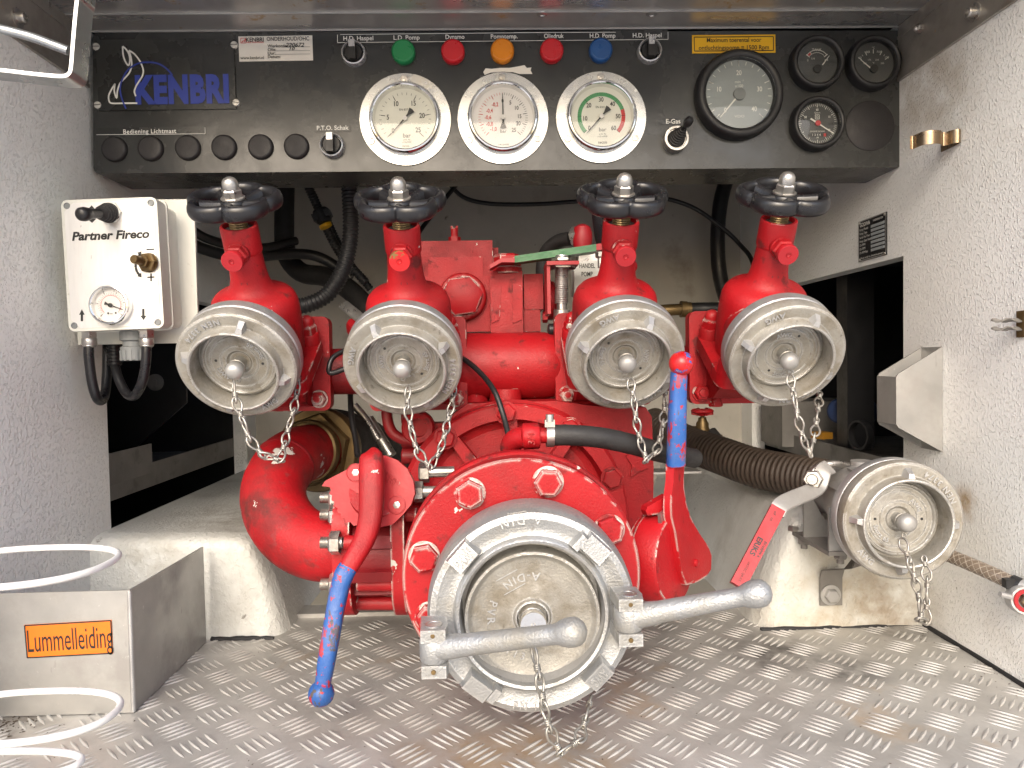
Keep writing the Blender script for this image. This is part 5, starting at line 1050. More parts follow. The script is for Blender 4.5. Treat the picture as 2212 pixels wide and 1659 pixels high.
b = B(); G = H @ Rz(-22) @ T((0, 0, .0065)); b.prism(G, [(-.003, -.0008), (.0168, -.0003), (.0168, .0003), (-.003, .0008)], .0005); b.prism(G, [(-.003, -.001), (-.0075, -.0022), (-.0075, .0022), (-.003, .001)], .0005); b.lathe(G, [(.0028, 0), (.0026, .0015), (0, .0016)], 18); obj('needle', b, MT['print_black'], gg)
b = B(); b.lathe(H, [(.0214, .0098), (0, .0102)], 36); obj('glass', b, MT['glass'], gg)
# glands, drops
for u in (192, 316):
    b = B(); p = aty(u, 712, YF+.025); dn = V((0, 0, -1)); b.hexn(fr(p, dn), .0098, .012); b.lathe(fr(p+V((0, 0, -.011)), dn), [(.0085, 0), (.0092, .001), (.0092, .008), (.0082, .0095), (.0085, .0105), (.0062, .0125), (0, .0125)], 24); obj('hose_fitting', b, MT['steel'], bx)
b = B(); p = aty(287, 725, YF+.035); b.lathe(fr(p, (0, 0, -1)), [(.016, -.006), (.016, .006), (.0125, .008), (.0125, .014), (.0155, .015), (.0152, .032), (.013, .0335), (0, .0335)], 26)
for k in range(14): b.box(fr(p+V((0, 0, -.026)), (0, 0, -1)) @ Rz(k*360/14) @ T((.0155, 0, 0)), .0014, .0030, .014, .0004, 1)
obj('cable_gland', b, MT['greyplastic'], bx)
for L_, pts in (('glossy black tube looping down from the left fitting of the control box', ((192, 733, .962), (192, 770, .962), (198, 820, .965), (207, 855, .97), (218, 866, .985), (227, 850, 1.005), (231, 800, 1.02), (232, 745, 1.03))), ('glossy black tube looping from the right fitting of the control box', ((316, 733, .962), (316, 770, .962), (310, 815, .965), (300, 842, .972), (288, 856, .985), (272, 848, 1.0), (255, 815, 1.01), (247, 780, 1.02), (243, 745, 1.03)))):
    tag(obj('control_tube', ytube(B(), pts, .0062, 16), MT['blackgloss'], smooth=60), L_, 'tube')
b = B(); p = aty(246, 735, 1.02); pr = []
for i in range(8): pr += [(.0095, i*.0045), (.0095, i*.0045+.0025), (.0078, i*.0045+.003), (.0078, i*.0045+.0042)]
b.lathe(fr(p, (.02, -.05, -1)), pr, 20); tag(obj('cable_sleeve', b, MT['black']), 'ribbed black cable sleeve below the control box', 'cable sleeve')
# ---- aluminium tray with the orange sticker
tray = thing('aluminium_tray', 'open topped bare aluminium tray on the tread plate with an orange sticker', 'tray', (-.48, .9, 0))
xa, xb = -.555, aty(290, 1540, .797).x; ya, yb = .797, .998; zt = aty(278, 1275, .797).z; ztb = aty(446, 1181, .998).z
b = B(); b.bb((xa, ya, .001), (xb, ya+.0022, zt), .0008, 1); fp = obj('front_panel', b, MT['alusheet'], tray)
b = B(); n, f = b.add([(xb-.0022, ya+.0022, .001), (xb, ya+.0022, .001), (xb, yb, .001), (xb-.0022, yb, .001), (xb-.0022, ya+.0022, zt), (xb, ya+.0022, zt), (xb, yb, ztb), (xb-.0022, yb, ztb)], [(0, 3, 2, 1), (4, 5, 6, 7), (0, 1, 5, 4), (1, 2, 6, 5), (2, 3, 7, 6), (3, 0, 4, 7)]); b._bev(n, f, .0005, 1); obj('side_panel', b, MT['alusheet'], tray)
b = B(); b.cyl((xb-.0012, ya+.0012, .002), (xb-.0012, ya+.0012, zt-.001), .0026, seg=12); obj('weld_seam', b, MT['alu'], tray)
b = B(); b.bb((xa, ya+.0022, .001), (xb-.0022, yb, .003)); obj('bottom', b, MT['alusheet'], tray)
q = [aty(u, v, ya-.0006) for u, v in ((52, 1350), (241, 1339), (244, 1412), (58, 1422))]; b = B(); b.prism(fr((0, ya, 0), (0, -1, 0), (1, 0, 0)), [(p.x, p.z) for p in q][::-1], .0006); st2 = obj('sticker', b, MT['orange'], fp, label=None) if False else obj('sticker', b, MT['orange'], fp)
c = sum(q, V())/4; ang = math.degrees(math.atan2(q[1].z-q[0].z, q[1].x-q[0].x)); H = fr((c.x, ya-.0010, c.z), (0, -1, 0), (1, 0, 0)) @ Rz(ang)
b = B(); put_text(b, H @ T((.0008, -.001, 0)), 'Lummelleiding', .0355, sx=.5, width=px(180, ya)); obj('lettering', b, MT['print_black'], st2)
Hi = H.inverted(); qq = [Hi @ p for p in q]; b = B(); ribbon2(b, H, [(p.x*.985, p.y*.965) for p in qq+qq[:1]], .0014, 0); obj('border', b, MT['print_black'], st2)
# ---- white coated wire rings at the lower left
rk = thing('wire_rack', 'white coated wire rack of stacked rings cut off at the left edge', 'wire rack', (-.42, .62, .05))
def ring(zv, u_r, vtop, vbot, name='wire_ring', r=.0032):
    yn = None; z = zv; pn = atz(60, vbot, z); pf = atz(60, vtop, z); cy = (pn.y+pf.y)/2; ry = (pf.y-pn.y)/2
    xr = atz(u_r, 0, z) if False else None
    return cy, ry
def rring(z, u_r, v_far, v_near, uc, name):
    pf, pn = atz(uc, v_far, z), atz(uc, v_near, z); cy = (pf.y+pn.y)/2; ry = (pf.y-pn.y)/2
    v_mid = 829.5; # right end: find x where the ring's middle row reaches u_r
    d = None
    for k in range(400):
        x = -.6+k*.0015; c = CM.transposed() @ (V((x, cy, z))-V((0, 0, CAMZ))); u = 1106+FPX*c.x/-c.z
        if u >= u_r: break
    rx = .085; cx = x-rx
    b = B(); b.tube([V((cx+rx*math.copysign(abs(math.cos(a))**.85, math.cos(a)), cy+ry*math.copysign(abs(math.sin(a))**.85, math.sin(a)), z)) for a in [2*math.pi*i/64 for i in range(64)]], .0031, 14, True); obj(name, b, MT['white'], rk, 60); return cx, cy, rx, ry
r1 = rring(.205, 232, 1183, 1268, 100, 'wire_ring'); r2 = rring(.082, 246, 1493, 1605, 100, 'wire_ring'); r3 = rring(.060, 168, 1620, 1685, 90, 'wire_ring')
for rr, za, zb in ((r1, .205, .06),):
    b = B(); x = rr[0]-rr[2]+.004; b.tube(spline([V((x, rr[1], .206)), V((x, rr[1], .082)), V((x+.01, rr[1], .060))], 5), .0031, 12); obj('wire_upright', b, MT['white'], rk, 60)
# ---- galvanised strap frame in the upper left corner
sp = thing('strap_frame', 'bright galvanised flat strap frame hanging in the upper left corner', 'bracket', aty(150, 170, .62))
pf = [(186, -318), (172, -40), (166, 0), (160, 60), (156, 110), (153, 145), (149, 158), (137, 164), (110, 163), (60, 158), (0, 151), (-120, 140), (-262, 128)]
P_ = spline([aty(u, v, .668) for u, v in pf], 4); b = B(); vs = []; m = len(P_)
for i, p in enumerate(P_):
    t = (P_[min(i+1, m-1)]-P_[max(i-1, 0)]).normalized(); n = V((-t.z, 0, t.x)).normalized()
    for dn, dy in ((-.0017, 0), (.0017, 0), (.0017, .024), (-.0017, .024)): vs.append(p+n*dn+V((0, dy, 0)))
n_, f_ = b.add(vs, [(i*4+k, i*4+(k+1) % 4, i*4+4+(k+1) % 4, i*4+4+k) for i in range(m-1) for k in range(4)]+[(0, 1, 2, 3), (m*4-4, m*4-3, m*4-2, m*4-1)])
obj('strap', b, MT['galv'], sp, 50)
b = B(); ytube(b, ((-150, 20, .69), (-40, 45, .685), (0, 62, .68), (40, 72, .68), (80, 84, .68), (120, 99, .68), (149, 110, .68)), .0042, 14); obj('cross_rod', b, MT['galv'], sp, 60)
# ================= right side: ball valve with cap, wall fittings =================
dR = V((-.06, -1, -.03)).normalized(); OR = aty(1961, 1131, .800)-dR*.104
capR = dup(caps[0], fr(OR, dR, (1, 0, 0)) @ Matrix.Scale(.99, 4) @ Rz(87), 'silver coupling cap low at the right wall, its chain hanging down to the floor')
for q in capR.children:
    k = q.name.split('.')[0]
    if k == 'disc': q.rotation_euler = (0, 0, math.radians(-50-87))
    if k == 'wire_hook': q.rotation_euler = (0, 0, math.radians(-87))
chain('long zinc chain hanging from the low right cap down to the tread plate', cpts((1949, 1168, .785), (1960, 1200, .772), (1974, 1240, .770), (1986, 1290, .772), (1990, 1340, .776), (1995, 1362, .779), (2001, 1335, .782), (2003, 1290, .787), (2003, 1245, .79), (1996, 1205, .80)))
rv = thing('ball_valve', 'silver ball valve with a flat red handle, low beside the right wall', 'valve', aty(1850, 1200, .92))
FR = fr(OR, dR, (1, 0, 0))
b = B(); b.lathe(FR, [(.049, .046), (.058, .052), (.0655, .057), (.0688, .0605), (.0695, .063), (.0695, .0735), (.0685, .0752), (.0672, .0756), (.0672, .0775)], 80); obj('coupling', b, MT['alu'], rv)
b = B(); b.lathe(FR, [(.046, .056), (.046, .022), (.0435, .020)], 48); obj('sleeve', b, MT['alucoat'], rv)
b = B(); b.lathe(FR, [(.0440, .022), (.0450, .010), (.043, -.030), (.036, -.040), (.036, -.085), (.0385, -.087), (.0385, -.095), (.031, -.097), (.031, -.12)], 48); b.cyl(FR @ V((.0, .030, -.012)), FR @ V((0, .052, -.012)), .014, seg=20)
for a in (110, 150):
    b.box(FR @ Rz(a) @ T((.044, 0, .004)), .008, .009, .026, .001)
obj('valve_body', b, MT['alusheet'], rv)
b = B(); q = aty(1757, 1035, .90); b.hexn(fr(q, (-.45, -.8, .1)), .0125, .009); b.lathe(fr(q+V((-.004, -.007, .001)), (-.45, -.8, .1)), [(.0068, 0), (.0068, .008), (.006, .0095), (0, .0095)], 18); obj('handle_nut', b, MT['steel'], rv)
b = B(); P_ = spline(cpts((1792, 1008, .905), (1778, 1018, .90), (1768, 1048, .895), (1750, 1062, .885), (1718, 1075, .87), (1688, 1090, .858), (1676, 1110, .853)), 5); handle(b, [(p, .0105, .0022) for p in P_], V((-.25, -.85, .5)), 10); obj('handle_strap', b, MT['alusheet'], rv)
b = B(); ytube(b, ((1742, 1045, .93), (1752, 1022, .93), (1775, 1006, .93), (1805, 1002, .93), (1832, 1006, .94)), .0048, 12); obj('hoop', b, MT['steel'], rv, 60)
g0, g1_ = aty(1680, 1098, .851), aty(1592, 1266, .815); gd = (g1_-g0).normalized(); gn = V((-.15, -.95, .3)); gn = (gn-gd*gn.dot(gd)).normalized(); gs = gd.cross(gn)
b = B(); b.box(Matrix((gs, gd, gn)).transposed().to_4x4().copy() if False else (lambda m: (setattr(m, 'translation', (g0+g1_)/2), m)[1])(Matrix((gs, gd, gn)).transposed().to_4x4()), .0172, (g1_-g0).length, .0085, .0022, 2); gr = obj('handle_grip', b, MT['redplain'], rv)
def gtext(s, t, off, size, w=None, **k):
    m = Matrix((gd, -gs, gn)).transposed().to_4x4()
    if m.determinant() < 0: m = Matrix((gd, gs, gn)).transposed().to_4x4()
    m.translation = g0.lerp(g1_, t)+gn*.0046+gs*off; b = B(); put_text(b, m, s, size, width=w, **k); return obj('lettering', b, MT['print_black'], gr, 0)
gtext('ERIKS', .52, 0.0025, .0088, .024, bold=.03); gtext('BV-VAPW A', .52, -.0048, .0046, .022, bold=.02); gtext('GASTEC QA 0.5', .83, .001, .0042, .026); gtext('off \u2190  on \u2192'.replace('\u2190', '').replace('\u2192', ''), .13, .001, .0052, .014)
# saddle, base plate, bent bracket
sd = thing('saddle_bracket', 'dirty grey saddle plate with bent strap bolted to the right wheel arch', 'bracket', aty(1800, 1290, .98))
zb = aty(1810, 1192, .885).z; b = B(); pa, pb_ = aty(1797, 1190, .885), aty(1690, 1110, 1.02)
b.bb((pa.x-.004, .885, zb-.005), (pa.x+.115, 1.02, zb), .0012, 1); obj('base_plate', b, MT['shelf'], sd)
b = B()
for y, u0, h in ((.892, 1799, .055), (.965, 1742, .060)):
    p = aty(u0, 1150, y); b.prism(fr((pa.x, y, zb), (0, -1, 0), (1, 0, 0)), [(-.002, 0), (.105, 0), (.105, h*.7), (.085, h*.35), (.055, h*.22), (.025, h*.4), (.006, h), (-.002, h)], .004, .0006, 1); obj('saddle', b, MT['alusheet'], sd); b = B()
b.bm.free()
b = B()
for (x, y) in ((.004, .975), (.018, .90)):
    p = V((pa.x+x, y, zb-.005)); b.hexn(fr(p, (0, 0, -1)), .0085, .008); b.cyl(p+V((0, 0, -.014)), p, .0045, seg=12); obj('bolt', b, MT['shelf'], sd); b = B()
b.bm.free()
b = B(); b.hexn(fr((pa.x-.0, 1.0, zb), (0, 0, 1)), .008, .007); obj('bolt', b, MT['steel'], sd)
yA = .982; b = B(); P_ = [aty(u, v, y) for u, v, y in ((1796, 1308, yA), (1796, 1248, yA), (1800, 1232, .975), (1850, 1208, .95), (1905, 1190, .93))]
vs = []
for i, (p, w) in enumerate(zip(P_, (.0155, .0155, .0155, .014, .014))):
    for dx, dy in ((-w, 0), (w, 0), (w, .003), (-w, .003)): vs.append(p+V((dx if i < 3 else dx*.4, dy, 0 if i < 3 else (dx*.9))))
b.add(vs, [(i*4+k, i*4+(k+1) % 4, i*4+4+(k+1) % 4, i*4+4+k) for i in range(4) for k in range(4)]+[(0, 1, 2, 3), (16, 17, 18, 19)]); obj('strap', b, MT['shelf'], sd, 30)
b = B(); p = aty(1794, 1285, yA-.0005); H = face_cam(p); b.lathe(H, [(.0142, 0), (.0142, .0016), (.008, .0018), (0, .0018)], 28); b.hexn(H @ T((0, 0, .0018)), .0100, .0075); obj('bolt', b, MT['alusheet'], sd)
# ribbed brown hose
rib_hose = lambda name, raw, r, amp, pitch, m, L, cat, seg=24: tag(obj(name, rib_tube(raw, r, amp, pitch, seg), MT[m], smooth=60), L, cat)
def rib_tube(raw, r, amp, pitch, seg):
    ps = spline(raw, 60); acc = [0]
    for a, c in zip(ps, ps[1:]): acc.append(acc[-1]+(c-a).length)
    n = int(acc[-1]/pitch*6); out = []; i = 0
    for k in range(n+1):
        s = acc[-1]*k/n
        while i < len(acc)-2 and acc[i+1] < s: i += 1
        out.append(ps[i].lerp(ps[i+1], (s-acc[i])/max(1e-9, acc[i+1]-acc[i])))
    pat = (1, .9, -.2, -.9, -.9, -.2); return B().tube(out, [r+amp*pat[k % 6] for k in range(n+1)], seg)
rib_hose('ribbed_hose', [OR+dR*-.098, OR+dR*-.13+V((-.004, 0, .003)), aty(1640, 1012, 1.13), aty(1560, 985, 1.20), aty(1480, 955, 1.30), aty(1410, 915, 1.40)], .0310, .0011, .0090, 'hosebrown', 'thick brown ribbed hose running from the ball valve back behind the pump', 'hose', 28)
# braided clear hose and its end fitting
hz = thing('drain_hose', 'braided clear hose on the right wall ending in a black clamp and red ringed cock', 'hose', atx(2190, 1300, RX))
pts = spline(cpts((2000, 1180, .90), (2035, 1194, .87), (2080, 1212, .845), (2140, 1238, .815), (2200, 1266, .79)), 12)
b = B(); b.tube(pts, .0082, 20); obj('hose', b, MT['clearhose'], hz, 60)
b = B()
for s in (1, -1):
    for k in range(5):
        P2_ = []
        for i, p in enumerate(pts):
            t = (pts[min(i+1, len(pts)-1)]-pts[max(i-1, 0)]).normalized(); u = t.orthogonal().normalized(); w = t.cross(u); a = s*i*.42+k*2*math.pi/5; P2_.append(p+(u*math.cos(a)+w*math.sin(a))*.0081)
        b.tube(P2_, .00042, 4)
obj('braid', b, MT['braid'], hz, 60)
b = B(); e = pts[-1]; d = (pts[-1]-pts[-4]).normalized(); b.lathe(fr(e-d*.008, d), [(.0085, 0), (.0098, 0), (.0098, .010), (.0085, .010)], 24); b.box(fr(e-d*.004, (0, -1, 0)) @ T((-.010, .003, .004)), .010, .010, .007, .001); obj('hose_clamp', b, MT['black'], hz)
b = B(); b.lathe(fr(e, d), [(.0095, 0), (.010, .004), (.010, .016), (.008, .02)], 24); q = e+V((-.002, -.012, -.012)); b.lathe(fr(q, (-.2, -1, .1)), [(.016, -.010), (.0165, .0), (.0150, .003), (.0125, .003)], 28); bar_ = [aty(2160, 1283, .775), aty(2185, 1290, .776)]; b.tube(bar_, .003, 8); obj('cock', b, MT['alu'], hz)
b = B(); b.lathe(fr(q, (-.2, -1, .1)), [(.0128, .0035), (.0125, .005), (.0085, .005), (.0085, .002)], 28); obj('red_ring', b, MT['redplain'], hz)
b = B(); b.hexn(fr(q, (-.2, -1, .1)) @ T((0, 0, .002)), .0075, .007); obj('nut', b, MT['bronze'], hz)
# spring clip on the right wall
def strip_xy(b, pts, z0, z1, t=.0011):
    vs = []; m = len(pts)
    for i, p in enumerate(pts):
        d = (pts[min(i+1, m-1)]-pts[max(i-1, 0)]).normalized(); n = V((-d.y, d.x, 0))*t/2
        for s in (1, -1):
            for z in (z0, z1): vs.append(V((p.x+n.x*s, p.y+n.y*s, z)))
    b.add(vs, [f for i in range(m-1) for f in ((i*4, i*4+4, i*4+5, i*4+1), (i*4+2, i*4+3, i*4+7, i*4+6), (i*4+1, i*4+5, i*4+7, i*4+3), (i*4, i*4+2, i*4+6, i*4+4))]+[(0, 1, 3, 2), (m*4-4, m*4-2, m*4-1, m*4-3)])
zc_ = aty(2030, 305, .93).z; y0 = atx(2079, 305, RX).y+.012
b = B(); strip_xy(b, spline([V((RX-x, y0+y, 0)) for x, y in ((.052, .014), (.048, .013), (.047, .004), (.045, -.004), (.036, -.009), (.025, -.007), (.018, .001), (.013, -.002), (.009, -.010), (.003, -.012), (.001, -.002), (.001, .03))], 4), zc_-.0085, zc_+.0085)
tag(obj('spring_clip', b, MT['bronze'], smooth=50), 'bronze coloured bent spring clip on the right wall beside the panel', 'clip')
# black data plate
dp = thing('data_plate', 'small black data plate with rows of print on the right wall', 'data plate', atx(1888, 570, RX))
q = [atx(u, v, RX) for u, v in ((1857, 480), (1917, 457), (1919, 548), (1859, 567))]; yy0, yy1 = q[1].y, q[0].y; zz0, zz1 = (q[2].z+q[3].z)/2, (q[0].z+q[1].z)/2
H = fr((RX, (yy0+yy1)/2, (zz0+zz1)/2), (-1, 0, 0), (0, -1, 0)); W2, H2 = (yy1-yy0)/2, (zz1-zz0)/2
b = B(); b.box(H @ T((0, 0, .001)), W2*2, H2*2, .002, .0005, 1); dpl = obj('plate', b, MT['black'], dp)
b = B(); ribbon2(b, H, [(-W2*.97, -H2*.97), (W2*.97, -H2*.97), (W2*.97, H2*.97), (-W2*.97, H2*.97), (-W2*.97, -H2*.97)], .0014, .0023); obj('border', b, MT['alusheet'], dpl)
b = B(); put_text(b, H @ T((-W2*.5, H2*.78, .0024)), 'GODIVA', .0085, width=W2*.75, bold=.02); put_text(b, H @ T((W2*.45, H2*.8, .0024)), 'WARRINGTON', .0045, width=W2*.7)
for i, s in enumerate(('Pump Model', 'Pump Type', 'Serial No./Year', 'Pump Gear Ratio', 'On RPM', 'On RPM', 'On RPM/bar')): put_text(b, H @ T((-W2*.9, H2*(.55-.19*i), .0024)), s, .0052, align='LEFT')
put_text(b, H @ T((0, -H2*.86, .0024)), 'Pump serial no. should be quoted', .0040, width=W2*1.6); obj('lettering', b, MT['print_white'], dpl, 0)
b = B()
for i in range(7): b.box(H @ T((W2*.42, H2*(.55-.19*i), .0022)), W2*.95, H2*.13, .0006)
obj('data_field', b, MT['dialhazegrey'], dpl)
b = B()
for sx in (-1, 1):
    for sz in (-1, 1): b.lathe(H @ T((sx*W2*.9, sz*H2*.91, .002)), [(.0022, 0), (.0020, .001), (0, .0013)], 12)
obj('rivet', b, MT['steel'], dp)
# folded aluminium pocket on the right wall
pk = thing('metal_pocket', 'folded aluminium pocket with sloping open ends on the right wall', 'pocket', atx(2037, 976, RX))
ya_, yb2 = atx(2037, 860, RX).y, atx(2037, 860, RX).y+.046
f0, f1, f2, f3 = [aty(u, v, ya_) for u, v in ((1936, 812), (2036, 749), (2039, 976), (1936, 919))]; xo = f0.x
def trap(y, t): 
    b.prism(fr((0, y+t, 0), (0, -1, 0), (1, 0, 0)), [(RX-.0005, f2.z), (RX-.0005, f1.z), (xo+.003, f0.z+.003), (xo, f0.z-.002), (xo, f3.z+.002), (xo+.003, f3.z-.003)][::-1], t, .0005, 1)
b = B(); trap(ya_, .0022); obj('front_panel', b, MT['alusheet'], pk)
b = B(); trap(yb2, .0022); obj('back_panel', b, MT['alusheet'], pk)
b = B(); b.bb((xo, ya_+.0022, f3.z+.001), (xo+.0022, yb2, f0.z-.001)); obj('side_panel', b, MT['alusheet'], pk)
b = B(); b.bb((RX-.002, ya_+.0022, f2.z), (RX-.0002, yb2, f1.z)); obj('wall_panel', b, MT['alusheet'], pk)
# pronged clip at the right edge
pc = thing('pronged_clip', 'dark twisted two pronged metal clip cut off at the right edge', 'clip', atx(2205, 730, RX))
yq = atx(2209, 700, RX).y
for v in (692, 710):
    P_ = [aty(u, v, yq) for u in range(2143, 2213, 4)]; b = B(); vs = []; m = len(P_)
    for i, p in enumerate(P_):
        a = .9*math.sin(i*.55+.4); w = .0040 if 0 < i else .002
        for s, t in ((1, .0009), (1, -.0009), (-1, -.0009), (-1, .0009)): vs.append(p+V((0, s*w*math.cos(a)-t*math.sin(a), s*w*math.sin(a)*.7+t*math.cos(a))))
    b.add(vs, [(i*4+k, i*4+(k+1) % 4, i*4+4+(k+1) % 4, i*4+4+k) for i in range(m-1) for k in range(4)]+[(0, 1, 2, 3), (m*4-4, m*4-3, m*4-2, m*4-1)]); obj('prong', b, MT['shelf'], pc)
b = B(); p = aty(2209, 700, yq); b.bb((RX-.003, yq-.006, p.z-.015), (RX, yq+.006, p.z+.015), .001); obj('base', b, MT['brass'], pc)
# things in the right side compartment
b = B(); b.bb((RX+.031, .98, .176), (RX+.40, BY, .182)); b.bb((RX+.031, .98, .182), (RX+.036, BY, .214), .001); tag(obj('shelf', b, MT['shelf']), 'dark grey shelf inside the right side opening', 'shelf')
b = B(); q = aty(1812, 888, 1.36); b.cyl(q, q+V((.10, .10, -.01)), .024, .030, seg=24, bev=.004); tag(obj('blue_bottle', b, MT['bluecloth']), 'blue plastic bottle lying in the right side opening', 'bottle')
b = B(); q = aty(1775, 940, 1.38); b.box(T(q) @ Rz(20), .026, .03, .013, .002); tag(obj('small_box', b, MT['amber']), 'small amber box, coloured dim for the recess shade, on the shelf in the right opening', 'box')
b = B(); q = aty(1852, 940, 1.22); b.lathe(fr(q, (1, .2, 0)), [(.022, 0), (.026, 0), (.026, .012), (.022, .012)], 28); tag(obj('pipe_ring', b, MT['black']), 'dark ring clip on the shelf edge in the right opening', 'ring')
b = B(); q = aty(1830, 700, 1.30); b.bb((q.x, 1.30, .21), (q.x+.05, 1.34, .59), .003); tag(obj('dark_post', b, MT['black']), 'dark upright post inside the right opening', 'post')
b = B(); q = aty(1720, 880, 1.5); b.bb((q.x-.03, 1.50, .19), (q.x+.16, 1.62, .285), .004); tag(obj('grey_case', b, MT['shelf']), 'dark grey case standing at the back of the right opening', 'case')
# things in the left side compartment
b = B(); b.bb((LX-.40, .99, .175), (LX-.031, BY, .181)); b.bb((LX-.036, .99, .181), (LX-.031, BY, .216), .001); tag(obj('shelf', b, MT['shelf']), 'grey shelf inside the left side opening above the wheel arch', 'shelf')
b = B(); p, q = atx(236, 1010, LX-.03), atx(325, 990, LX-.03); b.bb((LX-.030, 1.04, .20), (LX-.027, q.y, .250), .0008); b.bb((LX-.06, 1.04, .217), (LX-.030, q.y, .220)); tag(obj('angle_bracket', b, MT['shelf']), 'short grey angle plate at the front of the left shelf', 'bracket')
b = B(); y = 1.40; uv = [(215, 730), (398, 730), (403, 870), (292, 968), (215, 968)]; q = [aty(u, v, y) for u, v in uv]; b.prism(fr((0, y+.006, 0), (0, -1, 0), (1, 0, 0)), [(p.x, p.z) for p in q][::-1], .006, .001, 1); dkp = tag(obj('cut_sheet', b, MT['black']), 'dark cut off sheet panel with one bolt inside the left opening', 'sheet')
b = B(); b.lathe(face_cam(aty(336, 826, y-.001)), [(.016, 0), (.016, .002), (.006, .003), (.006, .007), (0, .007)], 22); obj('bolt', b, MT['shelf'], dkp)
# ================= hoses and cables at the back =================
def ribbed(name, pts, r, amp, pitch, m, L, cat):
    return rib_hose(name, cpts(*pts), r, amp*.8, pitch, m, L, cat, 18)
ribbed('conduit', ((752, 385, 1.22), (757, 450, 1.22), (756, 520, 1.22), (740, 585, 1.21), (708, 635, 1.20), (668, 657, 1.19), (630, 664, 1.19)), .0128, .0011, .0060, 'black', 'thick black ribbed conduit curving down left of the second valve', 'conduit')
cn = ribbed('conduit', ((662, 395, 1.42), (683, 440, 1.42), (704, 490, 1.42), (738, 552, 1.42), (790, 610, 1.42)), .0085, .0008, .0055, 'black', 'thin black ribbed conduit with connector and yellow band behind the valves', 'conduit')
def w(o): return XF[o.name]
b = B(); p, q = aty(690, 452, 1.40), aty(702, 480, 1.40); b.cyl(p, q, .015, seg=20, bev=.002); b.box(fr((p+q)/2, q-p), .034, .026, .014, .002); obj('connector', b, MT['black'], cn)
b = B(); p, q = aty(702, 485, 1.40), aty(705, 491, 1.40); b.cyl(p, q, .0122, seg=20); obj('yellow_band', b, MT['yellow'], cn)
ribbed('conduit', ((700, 455, 1.44), (718, 500, 1.44), (750, 560, 1.44), (800, 625, 1.44)), .0072, .0008, .0055, 'black', 'second thin ribbed conduit with a purple band beside the first', 'conduit')
tag(obj('rubber_hose', ytube(B(), ((616, 380, 1.55), (614, 470, 1.55), (618, 545, 1.55), (650, 588, 1.53), (710, 600, 1.50), (770, 640, 1.45), (830, 720, 1.40)), .0205, 20), MT['rubber'], smooth=60), 'thick black hose dropping beside the left valve and turning right', 'hose')
for L_, pts, r in (('black cable sagging between the control box and the leftmost valve', ((400, 485, 1.3), (440, 512, 1.32), (500, 530, 1.36), (570, 535, 1.4), (640, 520, 1.45)), .0085), ('lower black cable behind the leftmost valve stem', ((395, 515, 1.3), (440, 538, 1.33), (520, 555, 1.38), (640, 548, 1.45), (700, 560, 1.47), (760, 600, 1.47)), .0105), ('black cable running diagonally from under the panel to the gearbox', ((985, 400, 1.5), (945, 450, 1.48), (910, 495, 1.45), (890, 530, 1.4)), .0046), ('long thin black cable arching across the white back wall', ((960, 385, 1.6), (1000, 425, 1.6), (1060, 440, 1.6), (1160, 441, 1.6), (1260, 434, 1.6), (1400, 425, 1.6), (1490, 445, 1.6), (1560, 492, 1.6), (1600, 530, 1.6), (1625, 565, 1.55), (1640, 640, 1.5)), .0048), ('thick black tube on the back wall between third and rightmost valves', ((1570, 385, 1.62), (1556, 440, 1.62), (1550, 520, 1.62), (1556, 600, 1.62), (1578, 680, 1.60), (1590, 760, 1.58)), .0165), ('glossy black cable from the second cap down to the casing', ((975, 765, .99), (1005, 778, .97), (1040, 808, .94), (1068, 845, .91), (1085, 890, .90), (1097, 935, .90), (1102, 975, .90)), .0036), ('short hooked black cable end between the first two valves', ((775, 748, .99), (745, 757, .98), (720, 772, .97), (711, 793, .965), (715, 806, .965), (745, 797, .965)), .0036), ('thin black cable hanging behind the second cap', ((757, 800, 1.06), (757, 860, 1.06), (760, 905, 1.04), (768, 950, 1.02), (772, 985, 1.0)), .0040), ('black hose end joined to the brass pipe behind the rightmost valve', ((1475, 668, 1.45), (1520, 667, 1.45), (1570, 668, 1.43), (1610, 680, 1.42)), .0130)):
    tag(obj('cable' if r < .0125 else 'hose', ytube(B(), pts, r, 12), MT['black'], smooth=60), L_, 'cable' if r < .0125 else 'hose')
bp = thing('brass_pipe', 'dull brass pipe bend with a nut behind the third valve', 'pipe', aty(1440, 690, 1.45))
b = B(); ytube(b, ((1380, 690, 1.48), (1410, 674, 1.46), (1440, 670, 1.45), (1485, 668, 1.45)), .0118, 18); obj('pipe', b, MT['brass'], bp, 60)
b = B(); p, q = aty(1470, 668, 1.45), aty(1492, 668, 1.45); b.lathe(fr(p, q-p), [(0, 0), (.0165, 0), (.0165, .012), (.0145, .013), (.0145, .02), (0, .02)], 24); obj('nut', b, MT['brass'], bp)
tp_ = thing('small_tap', 'small brass tap with a round red handwheel at the back wall', 'tap', aty(1520, 945, 1.50))
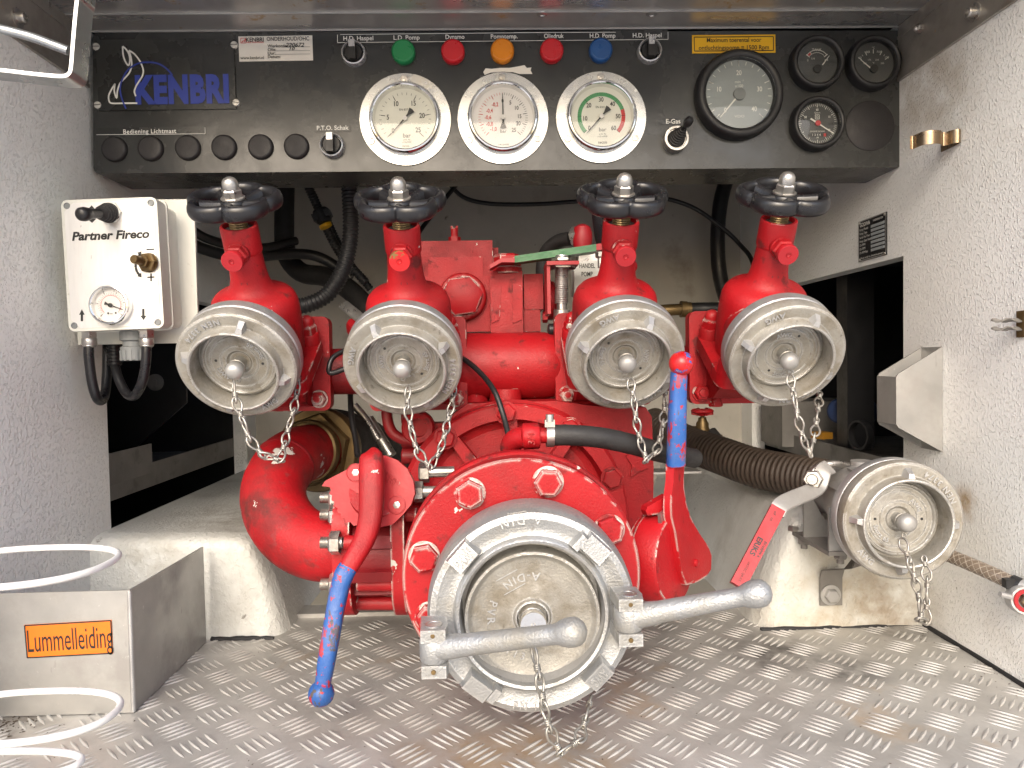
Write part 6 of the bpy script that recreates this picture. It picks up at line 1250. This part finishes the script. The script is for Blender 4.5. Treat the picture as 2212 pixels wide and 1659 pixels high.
b = B(); q = aty(1517, 888, 1.50); wheel(b, .019, 5, .08, .0040, .004, 0); bmesh.ops.transform(b.bm, verts=b.bm.verts, matrix=T(q)); obj('handwheel', b, MT['red'], tp_, 60)
b = B(); b.cyl(q+V((0, 0, -.014)), q+V((0, 0, 0)), .0045, seg=14); b.lathe(fr(q+V((0, 0, -.055)), (0, 0, 1)), [(0, 0), (.015, 0), (.017, .012), (.013, .022), (.013, .030), (.009, .036), (.008, .042), (0, .042)], 20); b.cyl(q+V((0, 0, -.045)), q+V((.035, -.01, -.06)), .011, seg=16); b.cyl(q+V((0, 0, -.045)), q+V((-.035, .0, -.043)), .013, seg=6); obj('tap_body', b, MT['brass'], tp_)
b = B(); ytube(b, ((1538, 932, 1.48), (1552, 950, 1.46), (1572, 985, 1.43)), .010, 16); obj('tap_hose', b, MT['rubber'], tp_, 60)
b = B(); q = aty(1390, 860, 1.35); b.cyl(aty(1389, 800, 1.35), aty(1389, 935, 1.35), .0035, seg=12); tag(obj('white_rod', b, MT['white']), 'thin white upright rod behind the third chain', 'rod')
b = B(); p, q = aty(1405, 1025, 1.15), aty(1515, 1018, 1.15); b.bb((p.x, 1.15, p.z), (q.x, 1.19, q.z), .0008); tag(obj('support_strip', b, MT['alusheet']), 'thin pale metal strip behind the upright lever', 'strip')
b = B(); P_ = cpts((741, 657, 1.18), (762, 674, 1.17), (784, 692, 1.16)); handle(b, [(p, .0095, .0028) for p in P_], V((.3, -1, .4)), 8); k = thing('drain_lever', 'small zinc lever on a red pivot, left of the second valve', 'lever', aty(770, 705, 1.17)); obj('bar', b, MT['steel'], k)
b = B(); b.lathe(fr(aty(768, 704, 1.165), (.2, -.6, .7)), [(0, -.012), (.013, -.012), (.015, 0), (.013, .006), (0, .006)], 22); b.cyl(aty(768, 704, 1.165), aty(768, 745, 1.165), .010, seg=18); obj('pivot', b, MT['red'], k)
b = B(); b.bb(aty(585, 880, 1.66), aty(640, 1010, 1.655)-V((0, .012, 0)), .001); tag(obj('wall_strip', b, MT['backwall']), 'pale upright strip at the rear left corner behind the red elbow', 'strip')
